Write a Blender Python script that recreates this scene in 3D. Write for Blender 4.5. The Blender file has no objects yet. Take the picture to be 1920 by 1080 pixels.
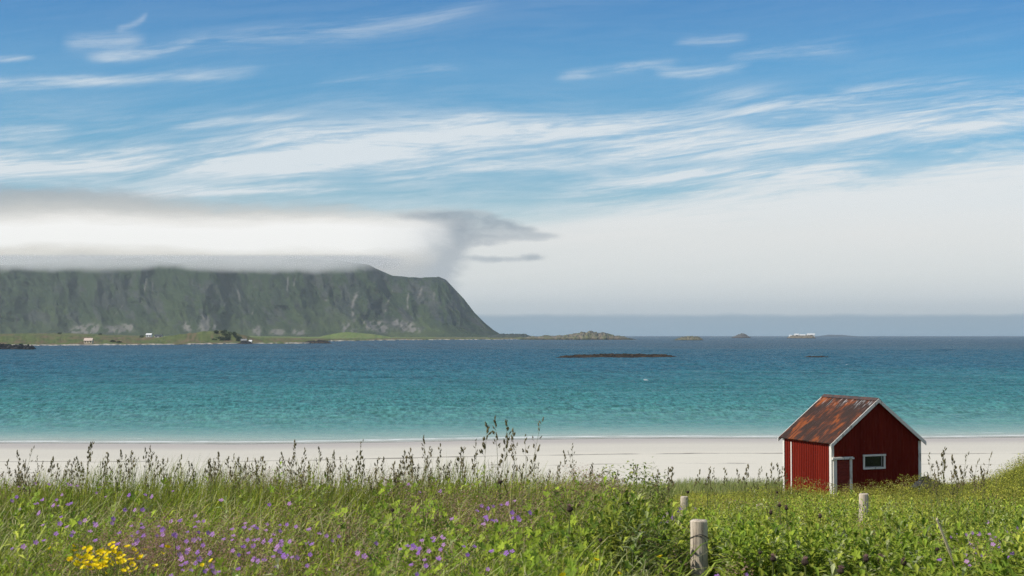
import bpy, math, random
import numpy as np
rng = np.random.default_rng(7); random.seed(7)
S = bpy.context.scene; COL = S.collection
F = 2667.0; EYE = 9.5; HOR = 628.0          # focal length in pixels of a 1920 px wide frame, eye height, horizon row
# ------------------------------------------------------------------ camera
cam = bpy.data.cameras.new('camera'); cam.sensor_width = 36; cam.lens = 36*F/1920
cam.clip_start = 0.1; cam.clip_end = 60000
cam.dof.use_dof = True; cam.dof.focus_distance = 40; cam.dof.aperture_fstop = 9.0
co = bpy.data.objects.new('camera', cam); COL.objects.link(co)
co.location = (0, 0, EYE); co.rotation_euler = (math.pi/2 + math.atan((HOR-540)/F), 0, 0)
S.camera = co
S.view_settings.view_transform = 'Standard'; S.view_settings.look = 'None'
S.view_settings.exposure = 0.0; S.view_settings.gamma = 1.0
S.cycles.max_bounces = 16; S.cycles.volume_bounces = 12; S.cycles.diffuse_bounces = 3; S.cycles.glossy_bounces = 3; S.cycles.transmission_bounces = 4; S.cycles.transparent_max_bounces = 12
S.cycles.use_denoising = True; S.cycles.denoising_prefilter = 'FAST'
# ------------------------------------------------------------------ node maths helper
def s2l(c):
    c = np.asarray(c, float)/255.0
    return tuple(np.where(c <= .04045, c/12.92, ((c+.055)/1.055)**2.4))
class E:
    nt = None
    def __init__(s, v): s.v = v
    @staticmethod
    def m(op, *a, clamp=False):
        n = E.nt.nodes.new('ShaderNodeMath'); n.operation = op; n.use_clamp = clamp
        for i, x in enumerate(a):
            x = x.v if isinstance(x, E) else x
            if isinstance(x, (int, float)): n.inputs[i].default_value = x
            else: E.nt.links.new(x, n.inputs[i])
        return E(n.outputs[0])
    def __add__(s, o): return E.m('ADD', s, o)
    __radd__ = __add__
    def __sub__(s, o): return E.m('SUBTRACT', s, o)
    def __rsub__(s, o): return E.m('SUBTRACT', o, s)
    def __mul__(s, o): return E.m('MULTIPLY', s, o)
    __rmul__ = __mul__
    def __truediv__(s, o): return E.m('DIVIDE', s, o)
    def __rtruediv__(s, o): return E.m('DIVIDE', o, s)
    def __pow__(s, o): return E.m('POWER', s, o)
    def clamp(s): return E.m('ADD', s, 0.0, clamp=True)
def emin(a, b): return E.m('MINIMUM', a, b)
def emax(a, b): return E.m('MAXIMUM', a, b)
def sstep(a, b, x):
    n = E.nt.nodes.new('ShaderNodeMapRange'); n.interpolation_type = 'SMOOTHSTEP'
    for k, v in (('From Min', a), ('From Max', b), ('Value', x)):
        v = v.v if isinstance(v, E) else v
        if isinstance(v, (int, float)): n.inputs[k].default_value = v
        else: E.nt.links.new(v, n.inputs[k])
    return E(n.outputs[0])
def gauss(q): return E.m('EXPONENT', q*q*-1.0)
def xyz(x, y, z=0.0):
    n = E.nt.nodes.new('ShaderNodeCombineXYZ')
    for i, v in enumerate((x, y, z)):
        v = v.v if isinstance(v, E) else v
        if isinstance(v, (int, float)): n.inputs[i].default_value = v
        else: E.nt.links.new(v, n.inputs[i])
    return n.outputs[0]
def noise(vec, scale=1.0, detail=4.0, rough=.5, dist=0.0, out='Fac'):
    n = E.nt.nodes.new('ShaderNodeTexNoise'); E.nt.links.new(vec, n.inputs['Vector'])
    n.inputs['Scale'].default_value = scale; n.inputs['Detail'].default_value = detail
    n.inputs['Roughness'].default_value = rough; n.inputs['Distortion'].default_value = dist
    return E(n.outputs[out])
def ramp(fac, stops, interp='LINEAR'):
    n = E.nt.nodes.new('ShaderNodeValToRGB'); E.nt.links.new(fac.v, n.inputs[0]); cr = n.color_ramp
    cr.interpolation = interp
    while len(cr.elements) < len(stops): cr.elements.new(.5)
    for e, (p, c) in zip(cr.elements, stops): e.position = p; e.color = (*c[:3], 1)
    return n.outputs[0]
def mixc(f, a, b, mode='MIX'):
    n = E.nt.nodes.new('ShaderNodeMix'); n.data_type = 'RGBA'; n.blend_type = mode
    f = f.v if isinstance(f, E) else f
    for i, v in ((0, f), (6, a), (7, b)):
        if isinstance(v, (int, float)): n.inputs[i].default_value = v
        elif isinstance(v, (tuple, list)): n.inputs[i].default_value = (*v[:3], 1)
        else: E.nt.links.new(v, n.inputs[i])
    return n.outputs[2]
def sepxyz(vec):
    n = E.nt.nodes.new('ShaderNodeSeparateXYZ'); E.nt.links.new(vec, n.inputs[0])
    return E(n.outputs[0]), E(n.outputs[1]), E(n.outputs[2])
# ------------------------------------------------------------------ sun and sky
SUN_EL, SUN_AZ = math.radians(44), math.radians(-112)      # azimuth from +Y towards +X: the sun stands to the left, a little behind the camera
sd = bpy.data.lights.new('sun', 'SUN'); sd.energy = 4.2; sd.angle = math.radians(.55); sd.color = (1, .95, .87)
so = bpy.data.objects.new('sun', sd); COL.objects.link(so)
from mathutils import Vector, Matrix
sdir = Vector((math.sin(SUN_AZ)*math.cos(SUN_EL), math.cos(SUN_AZ)*math.cos(SUN_EL), math.sin(SUN_EL)))
so.rotation_euler = (-sdir).to_track_quat('-Z', 'Y').to_euler()

W = bpy.data.worlds.new('World'); S.world = W; W.use_nodes = True
nt = W.node_tree; nt.nodes.clear(); E.nt = nt
tc = nt.nodes.new('ShaderNodeTexCoord')
dx, dy, dz = sepxyz(tc.outputs['Generated'])
dyc = emax(dy, .25)
x = dx/dyc*F + 960.0; y = HOR - dz/dyc*F       # sky coordinates: tangent of azimuth / elevation
sky = nt.nodes.new('ShaderNodeTexSky'); sky.sky_type = 'NISHITA'; sky.sun_disc = False
sky.sun_elevation = SUN_EL; sky.sun_rotation = SUN_AZ; sky.air_density = 1.0; sky.dust_density = .6; sky.ozone_density = 2.0
skyc = mixc(1.0, sky.outputs[0], (.10, .10, .10), 'MULTIPLY')
t01 = ((HOR - y)/628.0).clamp()
tint = ramp(t01, [(0, (.60, .72, .85)), (.35, (.76, 1.02, 1.10)), (.6, (.45, .93, 1.13)), (.8, (.45, .94, 1.18)), (1, (.36, .82, 1.14))])
skyc = mixc(1.0, skyc, tint, 'MULTIPLY')
# cirrus streaks
sx, sy = x/1000.0, (y + x*.10)/1000.0
wv = noise(xyz(sx*1.3, sy*3.0, 3.1), 1.0, 2, .5)
syw = sy + (wv - .5)*.10
st1 = noise(xyz(sx*2.0, syw*24.0, 1.7), 1.0, 8, .66, .5)
st2 = noise(xyz(sx*8.0, syw*90.0, 9.2), 1.0, 6, .65, .6)
stk = sstep(.36, .66, st1*.66 + st2*.34)
ywarp = (noise(xyz(sx*2.6, sy*9.0, 12.0), 1.0, 5, .6) - .5)*46.0
def band(x0, y0, x1, y1, bend, w, amp, grow=0.0):
    u = (x - x0)/(x1 - x0); yc = y0 + u*(y1 - y0) + bend*4.0*u*(1.0 - u) + ywarp
    win = sstep(-.12, .18, u)*(1.0 - sstep(.80, 1.12, u))
    return gauss((y - yc)/(w + grow*u))*win*amp
bands = [(-250, 325, 1000, 262, 4, 26, .95), (150, 330, 700, 285, 3, 9, .9), (-100, 296, 450, 300, -4, 13, .6),
         (450, 262, 1250, 240, -12, 20, .75), (900, 245, 1790, 150, 14, 13, .85), (1000, 262, 1800, 158, 22, 7, .6),
         (740, 320, 1420, 262, -6, 22, 1.1), (1150, 285, 1960, 212, 3, 20, 1.25), (1560, 215, 2050, 172, -2, 22, 1.1),
         (1080, 345, 1700, 318, -4, 13, 1.1), (-200, 162, 210, 146, 2, 10, .9), (120, 155, 470, 126, 2, 9, .55),
         (170, 98, 375, 70, 6, 8, .75), (120, 75, 260, 70, 0, 14, .45), (215, 50, 270, 25, 4, 6, .35), (350, 75, 900, 10, 12, 16, .32),
         (1060, 138, 1260, 118, 0, 8, .85), (1240, 134, 1400, 118, 4, 8, .75), (1270, 78, 1400, 66, 0, 8, .55), (1380, 100, 1600, 78, 0, 12, .42),
         (-100, 112, 50, 104, 0, 6, .7), (-100, 250, 130, 240, 0, 12, .6), (600, 155, 860, 125, 0, 9, .28), (330, 240, 560, 214, 0, 6, .4),
         (150, 380, 600, 340, 0, 9, .4), (300, 358, 660, 352, 0, 7, .45)]
acc = None
for b in bands:
    g = band(*b); acc = g if acc is None else acc + g
puff = gauss((x - 1400.0)/80.0)*gauss((y - 180.0)/22.0)*.35
acc = acc + puff + sstep(190.0, 330.0, y)*.16 + .04
acc = 1.0 - E.m('EXPONENT', acc*-1.35)
veil = sstep(.42, .75, noise(xyz(sx*1.1, syw*6.0, 15.0), 1.0, 6, .6))*.34
acc = (acc + veil*(.12 + .88*sstep(100.0, 260.0, y))).clamp()
acc = acc*(.72 + .28*sstep(120.0, 210.0, y))
cir = (acc*(.09 + .16*sstep(150.0, 260.0, y) + stk*1.18)).clamp()
cir = E.m('SMOOTH_MIN', cir, .93, .15)
skyc = mixc(cir, skyc, s2l((226, 233, 237)))
# pale cloud bank standing on the horizon
q = sstep(900.0, 2000.0, x)
yb = 392.0 - q*135.0
bn = noise(xyz(sx*2.2, sy*16.0, 5.0), 1.0, 6, .6)
bank = sstep(-34.0, 74.0, y - yb + (bn - .5)*50.0 + (stk - .5)*60.0*sstep(900.0, 1400.0, x))
bankc = ramp(((y - 200.0)/428.0).clamp(), [(0, s2l((234, 238, 240))), (.42, s2l((234, 237, 237))), (.56, s2l((237, 237, 234))), (.74, s2l((233, 235, 232))),
             (.83, s2l((225, 229, 228))), (.905, s2l((210, 218, 220))), (.925, s2l((166, 183, 194))), (1, s2l((148, 180, 200)))])
cn = noise(xyz(sx*9.0, y/28.0, 2.0), 1.0, 4, .6)
cl = sstep(.60, .74, cn)*gauss((y - 578.0)/13.0)*sstep(1150.0, 1400.0, x)*.45
edge = sstep(-9.0, 5.0, y - 594.0 + (cn - .5)*30.0)
bankc = mixc(edge*.55, bankc, s2l((148, 173, 190)))
bankc = mixc(cl, bankc, s2l((165, 178, 188)))
skyc = mixc(bank*(.86 + .14*bn), skyc, bankc)
# cap cloud lying over the mountain
kn = noise(xyz(sx*3.2, y/75.0, 7.0), 1.0, 6, .6, .2)
kn2 = noise(xyz(x/95.0, y/42.0, 4.0), 1.0, 5, .58, .3)
yt = 352.0 + sstep(-100.0, 900.0, x)*52.0
top = sstep(-22.0, 24.0, y - yt + (kn - .5)*90.0 + (kn2 - .5)*34.0)
xr = 880.0 + (kn2 - .5)*80.0 - sstep(455.0, 525.0, y)*26.0
capa = top*(1.0 - sstep(-22.0, 18.0, x - xr))
gx = sstep(640.0, 870.0, x)
capc = ramp(((y - 350.0 + (kn - .5)*48.0 - sstep(0.0, 700.0, x)*6.0)/180.0).clamp(), [(0, s2l((160, 175, 186))), (.13, s2l((178, 186, 189))), (.23, s2l((205, 206, 203))), (.34, s2l((243, 241, 236))), (.41, (1.0, .995, .97)),
             (.59, (1.0, .995, .965)), (.69, s2l((230, 227, 219))), (.80, s2l((204, 203, 198))), (1, s2l((188, 192, 190)))])
capc = mixc(gx*(.25 + .6*sstep(440.0, 520.0, y)) + sstep(760.0, 890.0, x + (kn2 - .5)*90.0)*.8, capc, s2l((184, 191, 196)))
skyc = mixc(capa, skyc, capc)
def blob(cx, cy, wx, wy, a): return gauss((x - cx)/wx)*gauss((y - cy)/wy)*a
bl = blob(800, 405, 110, 10, .75) + blob(850, 408, 70, 12, .8) + blob(862, 440, 34, 30, .45) + blob(885, 422, 60, 24, 1.0) + blob(945, 436, 52, 18, 1.0) + blob(1015, 441, 42, 6, .75) + blob(880, 483, 45, 8, .6) + blob(930, 487, 40, 7, .8) + blob(997, 483, 32, 9, 1.0) + blob(875, 455, 36, 18, .4) + blob(940, 420, 34, 7, .6) + blob(985, 430, 30, 6, .6) + blob(1010, 449, 34, 5, .5) + blob(915, 458, 32, 7, .5)
kn3 = noise(xyz(x/34.0, y/17.0, 6.0), 1.0, 6, .58, .3)
bm = sstep(.22, 1.15, bl + (kn2 - .5)*.9 + (kn3 - .5)*1.1)*sstep(.05, .40, bl)*emax(sstep(790.0, 885.0, x), sstep(428.0, 402.0, y)*sstep(640.0, 780.0, x))
skyc = mixc((bm*.70).clamp(), skyc, mixc(sstep(.36, .66, kn2*.6 + kn3*.4), s2l((134, 149, 163)), s2l((180, 189, 195))))
# behind the camera and below the horizon the painted coordinates end: plain bright haze there
fr = sstep(.25, .45, dy)
skyc = mixc(fr, mixc(.35, mixc(1.0, sky.outputs[0], (.10, .10, .10), 'MULTIPLY'), (.55, .60, .64)), skyc)
hi = sstep(.30, .55, dz)
skyc = mixc(hi, skyc, mixc(1.0, sky.outputs[0], (.12, .12, .12), 'MULTIPLY'))
bg = nt.nodes.new('ShaderNodeBackground'); nt.links.new(skyc, bg.inputs[0]); bg.inputs[1].default_value = 1.0
ow = nt.nodes.new('ShaderNodeOutputWorld'); nt.links.new(bg.outputs[0], ow.inputs[0])
W.cycles.sampling_method = 'MANUAL'; W.cycles.sample_map_resolution = 512
# ------------------------------------------------------------------ numpy noise
def _h(i, j, s):
    n = (i.astype(np.int64)*374761393 + j.astype(np.int64)*668265263 + s*982451653) & 0x7fffffff
    n = (n ^ (n >> 13))*1274126177 & 0x7fffffff
    return ((n ^ (n >> 16)) & 0xffff)/65535.0
def vn(x, y, s=0):
    xi, yi = np.floor(x), np.floor(y); fx, fy = x-xi, y-yi
    fx = fx*fx*(3-2*fx); fy = fy*fy*(3-2*fy); i, j = xi, yi
    return (_h(i, j, s)*(1-fx)+_h(i+1, j, s)*fx)*(1-fy)+(_h(i, j+1, s)*(1-fx)+_h(i+1, j+1, s)*fx)*fy
def fbm(x, y, o=5, s=0, g=.5):
    a, t, r = 1.0, 0.0, 0.0
    for k in range(o):
        r = r + a*vn(x*2**k+17.3*k, y*2**k+9.1*k, s+k); t += a; a *= g
    return r/t
def ss(a, b, x):
    t = np.clip((x-a)/(b-a), 0, 1); return t*t*(3-2*t)
# ------------------------------------------------------------------ mesh helpers
def link(o, parent=None):
    COL.objects.link(o)
    if parent is not None: o.parent = parent
    return o
def npmesh(name, V, quads=None, tris=None, col=None, smooth=False):
    me = bpy.data.meshes.new(name); V = np.asarray(V, np.float32)
    qs = np.asarray(quads if quads is not None else np.zeros((0, 4)), np.int32).reshape(-1, 4)
    ts = np.asarray(tris if tris is not None else np.zeros((0, 3)), np.int32).reshape(-1, 3)
    me.vertices.add(len(V)); me.vertices.foreach_set('co', V.ravel())
    me.loops.add(qs.size+ts.size); me.loops.foreach_set('vertex_index', np.concatenate([qs.ravel(), ts.ravel()]))
    me.polygons.add(len(qs)+len(ts))
    ls = np.concatenate([np.arange(len(qs))*4, len(qs)*4+np.arange(len(ts))*3]).astype(np.int32)
    me.polygons.foreach_set('loop_start', ls)
    me.polygons.foreach_set('use_smooth', np.full(len(ls), smooth))
    me.update(calc_edges=True)
    if col is not None:
        a = me.color_attributes.new('Col', 'FLOAT_COLOR', 'POINT')
        c = np.ones((len(V), 4), np.float32); c[:, :3] = col; a.data.foreach_set('color', c.ravel())
    return me
def obj(name, me, mat=None, parent=None, loc=(0, 0, 0)):
    o = bpy.data.objects.new(name, me); o.location = loc
    if mat is not None and not me.materials: me.materials.append(mat)
    return link(o, parent)
def tag(o, label=None, cat=None, group=None, kind=None):
    if label and not kind: kind = 'thing'
    for k, v in (('label', label), ('category', cat), ('group', group), ('kind', kind)):
        if v: o[k] = v
    return o
def empty(name, loc, label, cat, group=None, rz=0):
    o = bpy.data.objects.new(name, None); o.location = loc; o.rotation_euler = (0, 0, rz); o.empty_display_size = .2
    link(o); return tag(o, label, cat, group)
def grid_faces(nr, nc):
    i = np.arange(nr-1)[:, None]*nc + np.arange(nc-1)[None]
    return np.stack([i, i+1, i+nc+1, i+nc], -1).reshape(-1, 4)
class MB:
    """collects boxes, prisms and tubes into one mesh"""
    def __init__(s): s.v, s.q, s.t = [], [], []
    def add(s, V, q=(), t=()):
        b = len(s.v); s.v += [tuple(p) for p in V]
        s.q += [[k+b for k in f] for f in q]; s.t += [[k+b for k in f] for f in t]
    def box(s, a, b):
        (x0, y0, z0), (x1, y1, z1) = a, b
        s.add([(x0, y0, z0), (x1, y0, z0), (x1, y1, z0), (x0, y1, z0), (x0, y0, z1), (x1, y0, z1), (x1, y1, z1), (x0, y1, z1)],
              [(3, 2, 1, 0), (4, 5, 6, 7), (0, 1, 5, 4), (1, 2, 6, 5), (2, 3, 7, 6), (3, 0, 4, 7)])
    def tube(s, pts, rad, n=6, cap=True):
        P = [Vector(p) for p in pts]; R = rad if isinstance(rad, (list, tuple)) else [rad]*len(P)
        V = []
        for i, p in enumerate(P):
            d = (P[min(i+1, len(P)-1)] - P[max(i-1, 0)]).normalized()
            a = d.orthogonal().normalized() if abs(d.z) < .9 else Vector((1, 0, 0)).cross(d).normalized().cross(d).normalized()
            b = d.cross(a)
            V += [p + (a*math.cos(2*math.pi*k/n) + b*math.sin(2*math.pi*k/n))*R[i] for k in range(n)]
        q = [(i*n+k, i*n+(k+1) % n, (i+1)*n+(k+1) % n, (i+1)*n+k) for i in range(len(P)-1) for k in range(n)]
        t = []
        if cap:
            V += [P[0], P[-1]]; m = len(V)-2; l = (len(P)-1)*n
            t = [(m, (k+1) % n, k) for k in range(n)] + [(m+1, l+k, l+(k+1) % n) for k in range(n)]
        s.add(V, q, t)
    def blob(s, c, r, d=(0, 0, 1), n=5):
        """small spindle (spikelet, bud): centre, (radius, half length), axis"""
        d = Vector(d).normalized(); a = d.orthogonal().normalized(); b = d.cross(a); c = Vector(c)
        V = [c - d*r[1]]
        for h, w in ((-.45, .85), (.25, .8)):
            V += [c + d*r[1]*h + (a*math.cos(2*math.pi*k/n) + b*math.sin(2*math.pi*k/n))*r[0]*w for k in range(n)]
        V.append(c + d*r[1])
        t = [(0, 1+(k+1) % n, 1+k) for k in range(n)] + [(2*n+1, n+1+k, n+1+(k+1) % n) for k in range(n)]
        q = [(1+k, 1+(k+1) % n, n+1+(k+1) % n, n+1+k) for k in range(n)]
        s.add(V, q, t)
    def mesh(s, name, smooth=False): return npmesh(name, np.array(s.v), s.q or None, s.t or None, smooth=smooth)
    def build(s, name, mat, parent=None, loc=(0, 0, 0), smooth=False): return obj(name, s.mesh(name, smooth), mat, parent, loc)
# ------------------------------------------------------------------ materials
def newmat(name):
    m = bpy.data.materials.new(name); m.use_nodes = True; t = m.node_tree; t.nodes.clear(); E.nt = t
    o = t.nodes.new('ShaderNodeOutputMaterial'); return m, t, o
def princ(t, o, col, rough=.7, spec=.3, bump=None, bs=.3, bd=.02, met=0.0):
    p = t.nodes.new('ShaderNodeBsdfPrincipled')
    if isinstance(col, (tuple, list)): p.inputs['Base Color'].default_value = (*col[:3], 1)
    else: t.links.new(col, p.inputs['Base Color'])
    if isinstance(rough, E): t.links.new(rough.v, p.inputs['Roughness'])
    else: p.inputs['Roughness'].default_value = rough
    p.inputs['Specular IOR Level'].default_value = spec; p.inputs['Metallic'].default_value = met
    if bump is not None:
        b = t.nodes.new('ShaderNodeBump'); b.inputs['Strength'].default_value = bs; b.inputs['Distance'].default_value = bd
        t.links.new(bump.v, b.inputs['Height']); t.links.new(b.outputs[0], p.inputs['Normal'])
    t.links.new(p.outputs[0], o.inputs[0]); return p
def ocoord():
    n = E.nt.nodes.new('ShaderNodeTexCoord'); return n.outputs['Object']
def gcoord():
    n = E.nt.nodes.new('ShaderNodeNewGeometry'); return n.outputs['Position']
def simple(name, c, rough=.7, var=.25, scale=3.0, bs=.2, spec=.3, c2=None, stretch=(1, 1, 1), bd=.01):
    m, t, o = newmat(name); X, Y, Z = sepxyz(ocoord())
    n = noise(xyz(X*stretch[0], Y*stretch[1], Z*stretch[2]), scale, 6, .6)
    f = sstep(.3, .7, n)
    c2 = c2 or tuple(v*(1-var) for v in c)
    princ(t, o, mixc(f, c2, c), rough, spec, n, bs, bd); return m
def leafmat(name, trans=.3, rough=.55, attr=True, col=None, spec=.10):
    m, t, o = newmat(name)
    if attr:
        a = t.nodes.new('ShaderNodeAttribute'); a.attribute_name = 'Col'; c = a.outputs['Color']
    else:
        rn = t.nodes.new('ShaderNodeObjectInfo'); c = mixc(E(rn.outputs['Random']), col[0], col[1])
    p = princ(t, o, c, rough, spec)
    tr = t.nodes.new('ShaderNodeBsdfTranslucent'); t.links.new(c, tr.inputs[0])
    mx = t.nodes.new('ShaderNodeMixShader'); mx.inputs[0].default_value = trans
    t.links.new(p.outputs[0], mx.inputs[1]); t.links.new(tr.outputs[0], mx.inputs[2]); t.links.new(mx.outputs[0], o.inputs[0])
    return m
def attrmat(name, rough=.85, sc=1.0, bs=.5, bd=1.0, amt=.25, spec=.2):
    m, t, o = newmat(name); a = t.nodes.new('ShaderNodeAttribute'); a.attribute_name = 'Col'
    n = noise(ocoord(), sc, 7, .65); f = 1.0 - amt + amt*2.0*n
    c = mixc(1.0, a.outputs['Color'], xyz(f, f, f), 'MULTIPLY')
    princ(t, o, c, rough, spec, n, bs, bd); return m
# ------------------------------------------------------------------ ground
def shoreY(X): return 128.0 + .085*X + 1.4*np.sin(X*.11+.6) + .8*np.sin(X*.043)
GLx = [0, 4, 6, 9, 10.6, 12, 13.5, 20, 30, 55, 75, 400]; GLz = [7.9, 7.95, 8.06, 8.06, 8.02, 7.75, 7.2, 4.6, 2.7, 1.3, .8, -8]
GRx = [0, 4, 6, 9.4, 18.8, 27, 35, 48, 60, 70, 80, 400]; GRz = [7.9, 7.95, 8.02, 7.76, 6.86, 5.86, 5.06, 3.66, 2.98, 1.9, 1.2, -8]
def duneZ(X, Y):
    X = np.asarray(X, float); Y = np.asarray(Y, float); t = X/np.maximum(Y, 3)
    s = ss(.035, .125, t); z = np.interp(Y, GLx, GLz)*(1-s)+np.interp(Y, GRx, GRz)*s
    z = z + .12*np.exp(-((t-.075)/.045)**2)*np.exp(-((Y-11)/3)**2)
    z = z + 2.05*ss(.285, .42, t)*np.exp(-((Y-42)/11)**2) + .36*np.exp(-((X-8.6)/1.5)**2-((Y-45)/3)**2) + .45*np.exp(-((X-13.4)/1.7)**2-((Y-46.5)/2.6)**2)
    return z + .10*(fbm(X*.5, Y*.5, 3, 3)-.5)*np.clip(Y/8, 0, 1.6)
def beachZ(X, Y):
    b = .036*(shoreY(X)-Y)
    return np.where(b > 0, np.minimum(b, 2.05+.1*b), b*1.3) + .035*(fbm(X*.12, Y*.25, 3, 11)-.5)
def groundZ(X, Y): return np.maximum(duneZ(X, Y), beachZ(X, Y))
gx_ = np.arange(-80, 80.1, .5); gy_ = np.concatenate([np.arange(-4, 80, .5), np.arange(80, 220.1, 1.0)])
GX, GY = np.meshgrid(gx_, gy_); D_, B_ = duneZ(GX, GY), beachZ(GX, GY); GZ = np.maximum(D_, B_)
V = np.stack([GX, GY, GZ], -1).reshape(-1, 3); Fq = grid_faces(*GX.shape)
isd = (D_ > B_-.03).ravel()[Fq].any(1)
def sub(V, Fq):
    u, inv = np.unique(Fq.ravel(), return_inverse=True); return V[u], inv.reshape(Fq.shape)
m, t, o = newmat('dune_soil'); P = gcoord(); n = noise(P, 3.0, 6, .65)
princ(t, o, mixc(sstep(.35, .65, n), (.035, .040, .012), (.075, .075, .025)), .95, .1, n, .6, .05); M_dune = m
m, t, o = newmat('pale_sand'); P = gcoord(); X, Y, Z = sepxyz(P)
n1 = noise(xyz(X*.06, Y*.22, 0.0), 1.0, 6, .6); n2 = noise(P, 9.0, 5, .6); n3 = noise(xyz(X*.35, Y*1.1, 4.0), 1.0, 4, .6)
wet = 1.0 - sstep(.10, .55, Z + (n1-.5)*.25)
base = mixc(n2*.5+n3*.5, (.61, .565, .45), (.77, .715, .59))
damp = sstep(.75, 1.15, Z + (n1 - .5)*.35)
base = mixc(damp, mixc(.28, base, (.46, .43, .37)), base)
base = mixc(wet, base, (.47, .43, .38))
# wrack: dark weed left along the old tide lines
l1 = gauss((Z - 1.03 - (n3-.5)*.09)/.018)*sstep(.44, .56, noise(xyz(X*.22, Y*.8, 2.0), 1.0, 4, .6))
l2 = gauss((Z - 1.5 - (n1-.5)*.4)/.02)*sstep(.52, .60, noise(xyz(X*.4, Y*.9, 7.0), 1.0, 4, .6))*.75
sp = sstep(.71, .74, noise(xyz(X*1.1, Y*2.2, 1.0), 1.0, 3, .6))*sstep(.55, .75, Z)*.35
base = mixc((l1 + l2 + sp).clamp(), base, (.13, .11, .085))
princ(t, o, base, .9, .2, n2*.5 + n3, .7, .06); M_sand = m
for nm, msk, mm in (('dune', isd, M_dune), ('beach', ~isd, M_sand)):
    vv, ff = sub(V, Fq[msk]); tag(obj(nm, npmesh(nm, vv, ff, smooth=True), mm), kind='structure')
# ------------------------------------------------------------------ sea
m, t, o = newmat('sea_water'); P = gcoord(); X, Y, Z = sepxyz(P)
sh = X*.085 + 128.0 + E.m('SINE', X*.11+.6)*1.4 + E.m('SINE', X*.043)*.8
d = Y - sh
ln = noise(xyz(X*.004, Y*.012, 0.0), 1.0, 4, .55); l2n = noise(xyz(X*.02, Y*.05, 3.0), 1.0, 3, .5)
dd = d*1.22*(1.0 + (ln-.5)*1.3 + (l2n-.5)*.35) - X*.12*sstep(30.0, 300.0, d)
lg = E.m('LOGARITHM', emax(dd, 1.0), 10.0)/4.0
SEA = [(0, (.46, .47, .42)), (.16, (.36, .43, .39)), (.26, (.25, .40, .375)), (.36, (.115, .285, .28)), (.47, (.055, .205, .212)), (.55, (.036, .155, .175)), (.64, (.020, .090, .130)),
       (.80, (.012, .052, .085)), (1, (.011, .045, .078))]
w1 = noise(xyz(X*.9, Y*1.5, 0.0), 1.0, 3, .6); w2 = noise(xyz(X*.22, Y*.42, 5.0), 1.0, 4, .65)
w3 = noise(xyz(X*.06, Y*.03, 9.0), 1.0, 5, .75); w4 = noise(xyz(X*.012, Y*.004, 2.0), 1.0, 5, .75)
wav = w1*.35 + w2*.8*sstep(0.0, 60.0, d) + w3*2.5*sstep(100.0, 500.0, d)
base = mixc(1.0, ramp(lg, SEA), (1.12, 1.02, .93), 'MULTIPLY')
wc = (w1*.30 + w2*.40 + w3*.2 + w4*.1)
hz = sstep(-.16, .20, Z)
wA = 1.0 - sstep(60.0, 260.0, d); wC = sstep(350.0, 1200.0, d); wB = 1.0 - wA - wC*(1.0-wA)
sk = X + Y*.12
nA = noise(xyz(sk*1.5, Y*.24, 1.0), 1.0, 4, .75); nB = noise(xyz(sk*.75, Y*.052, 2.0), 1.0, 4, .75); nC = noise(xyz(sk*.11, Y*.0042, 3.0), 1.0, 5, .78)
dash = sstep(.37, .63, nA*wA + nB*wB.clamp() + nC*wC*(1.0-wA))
fv = .46 + .66*dash + .22*sstep(.36, .64, wc) + hz*.34  # light and shade of the waves put into the base colour, crests paler
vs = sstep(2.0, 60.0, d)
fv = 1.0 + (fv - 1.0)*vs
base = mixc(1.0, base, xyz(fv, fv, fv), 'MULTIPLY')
# breaking foam at the edge and scattered whitecaps
fn = noise(xyz(X*.25, Y*.9, 1.0), 1.0, 5, .65)
foam = gauss((d - 3.2 - (l2n-.5)*4.0)/.75)*sstep(.36, .56, fn)*.9 + gauss((d - 1.0)/.6)*sstep(.42, .6, fn)*.55 + gauss((d - 7.0 - (l2n-.5)*3.0)/.6)*sstep(.5, .6, fn)*.35
c1 = noise(xyz(X*.12, Y*.10, 4.0), 1.0, 3, .55); c2 = noise(xyz(X*.030, Y*.022, 8.0), 1.0, 3, .6)
caps = sstep(.735, .76, c1)*sstep(80.0, 260.0, d)*.8 + sstep(.735, .755, c2)*sstep(900.0, 1500.0, d)*.8
foam = (foam + caps).clamp()
base = mixc(foam, base, (.78, .80, .78))
df = t.nodes.new('ShaderNodeBsdfDiffuse'); t.links.new(base, df.inputs[0])
gl = t.nodes.new('ShaderNodeBsdfGlossy'); gl.inputs['Roughness'].default_value = .22
bp = t.nodes.new('ShaderNodeBump'); bp.inputs['Strength'].default_value = 1.0; bp.inputs['Distance'].default_value = .55
t.links.new(wav.v, bp.inputs['Height']); t.links.new(bp.outputs[0], gl.inputs['Normal'])
b2 = t.nodes.new('ShaderNodeBump'); b2.inputs['Strength'].default_value = .5; b2.inputs['Distance'].default_value = .4
t.links.new(wav.v, b2.inputs['Height']); t.links.new(b2.outputs[0], df.inputs['Normal'])
mx = t.nodes.new('ShaderNodeMixShader'); fz = t.nodes.new('ShaderNodeFresnel'); fz.inputs[0].default_value = 1.33; t.links.new(bp.outputs[0], fz.inputs['Normal'])
fr_ = sstep(.10, .95, E(fz.outputs[0]))*.46
t.links.new((fr_*(1.0-foam)).v, mx.inputs[0]); t.links.new(df.outputs[0], mx.inputs[1]); t.links.new(gl.outputs[0], mx.inputs[2])
tr = t.nodes.new('ShaderNodeBsdfTransparent'); tr.inputs[0].default_value = (.86, .95, .94, 1)
m2 = t.nodes.new('ShaderNodeMixShader'); al = emax(sstep(-1.5, 2.5, d), foam)
t.links.new(al.v, m2.inputs[0]); t.links.new(tr.outputs[0], m2.inputs[1]); t.links.new(mx.outputs[0], m2.inputs[2]); t.links.new(m2.outputs[0], o.inputs[0])
M_sea = m
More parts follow.
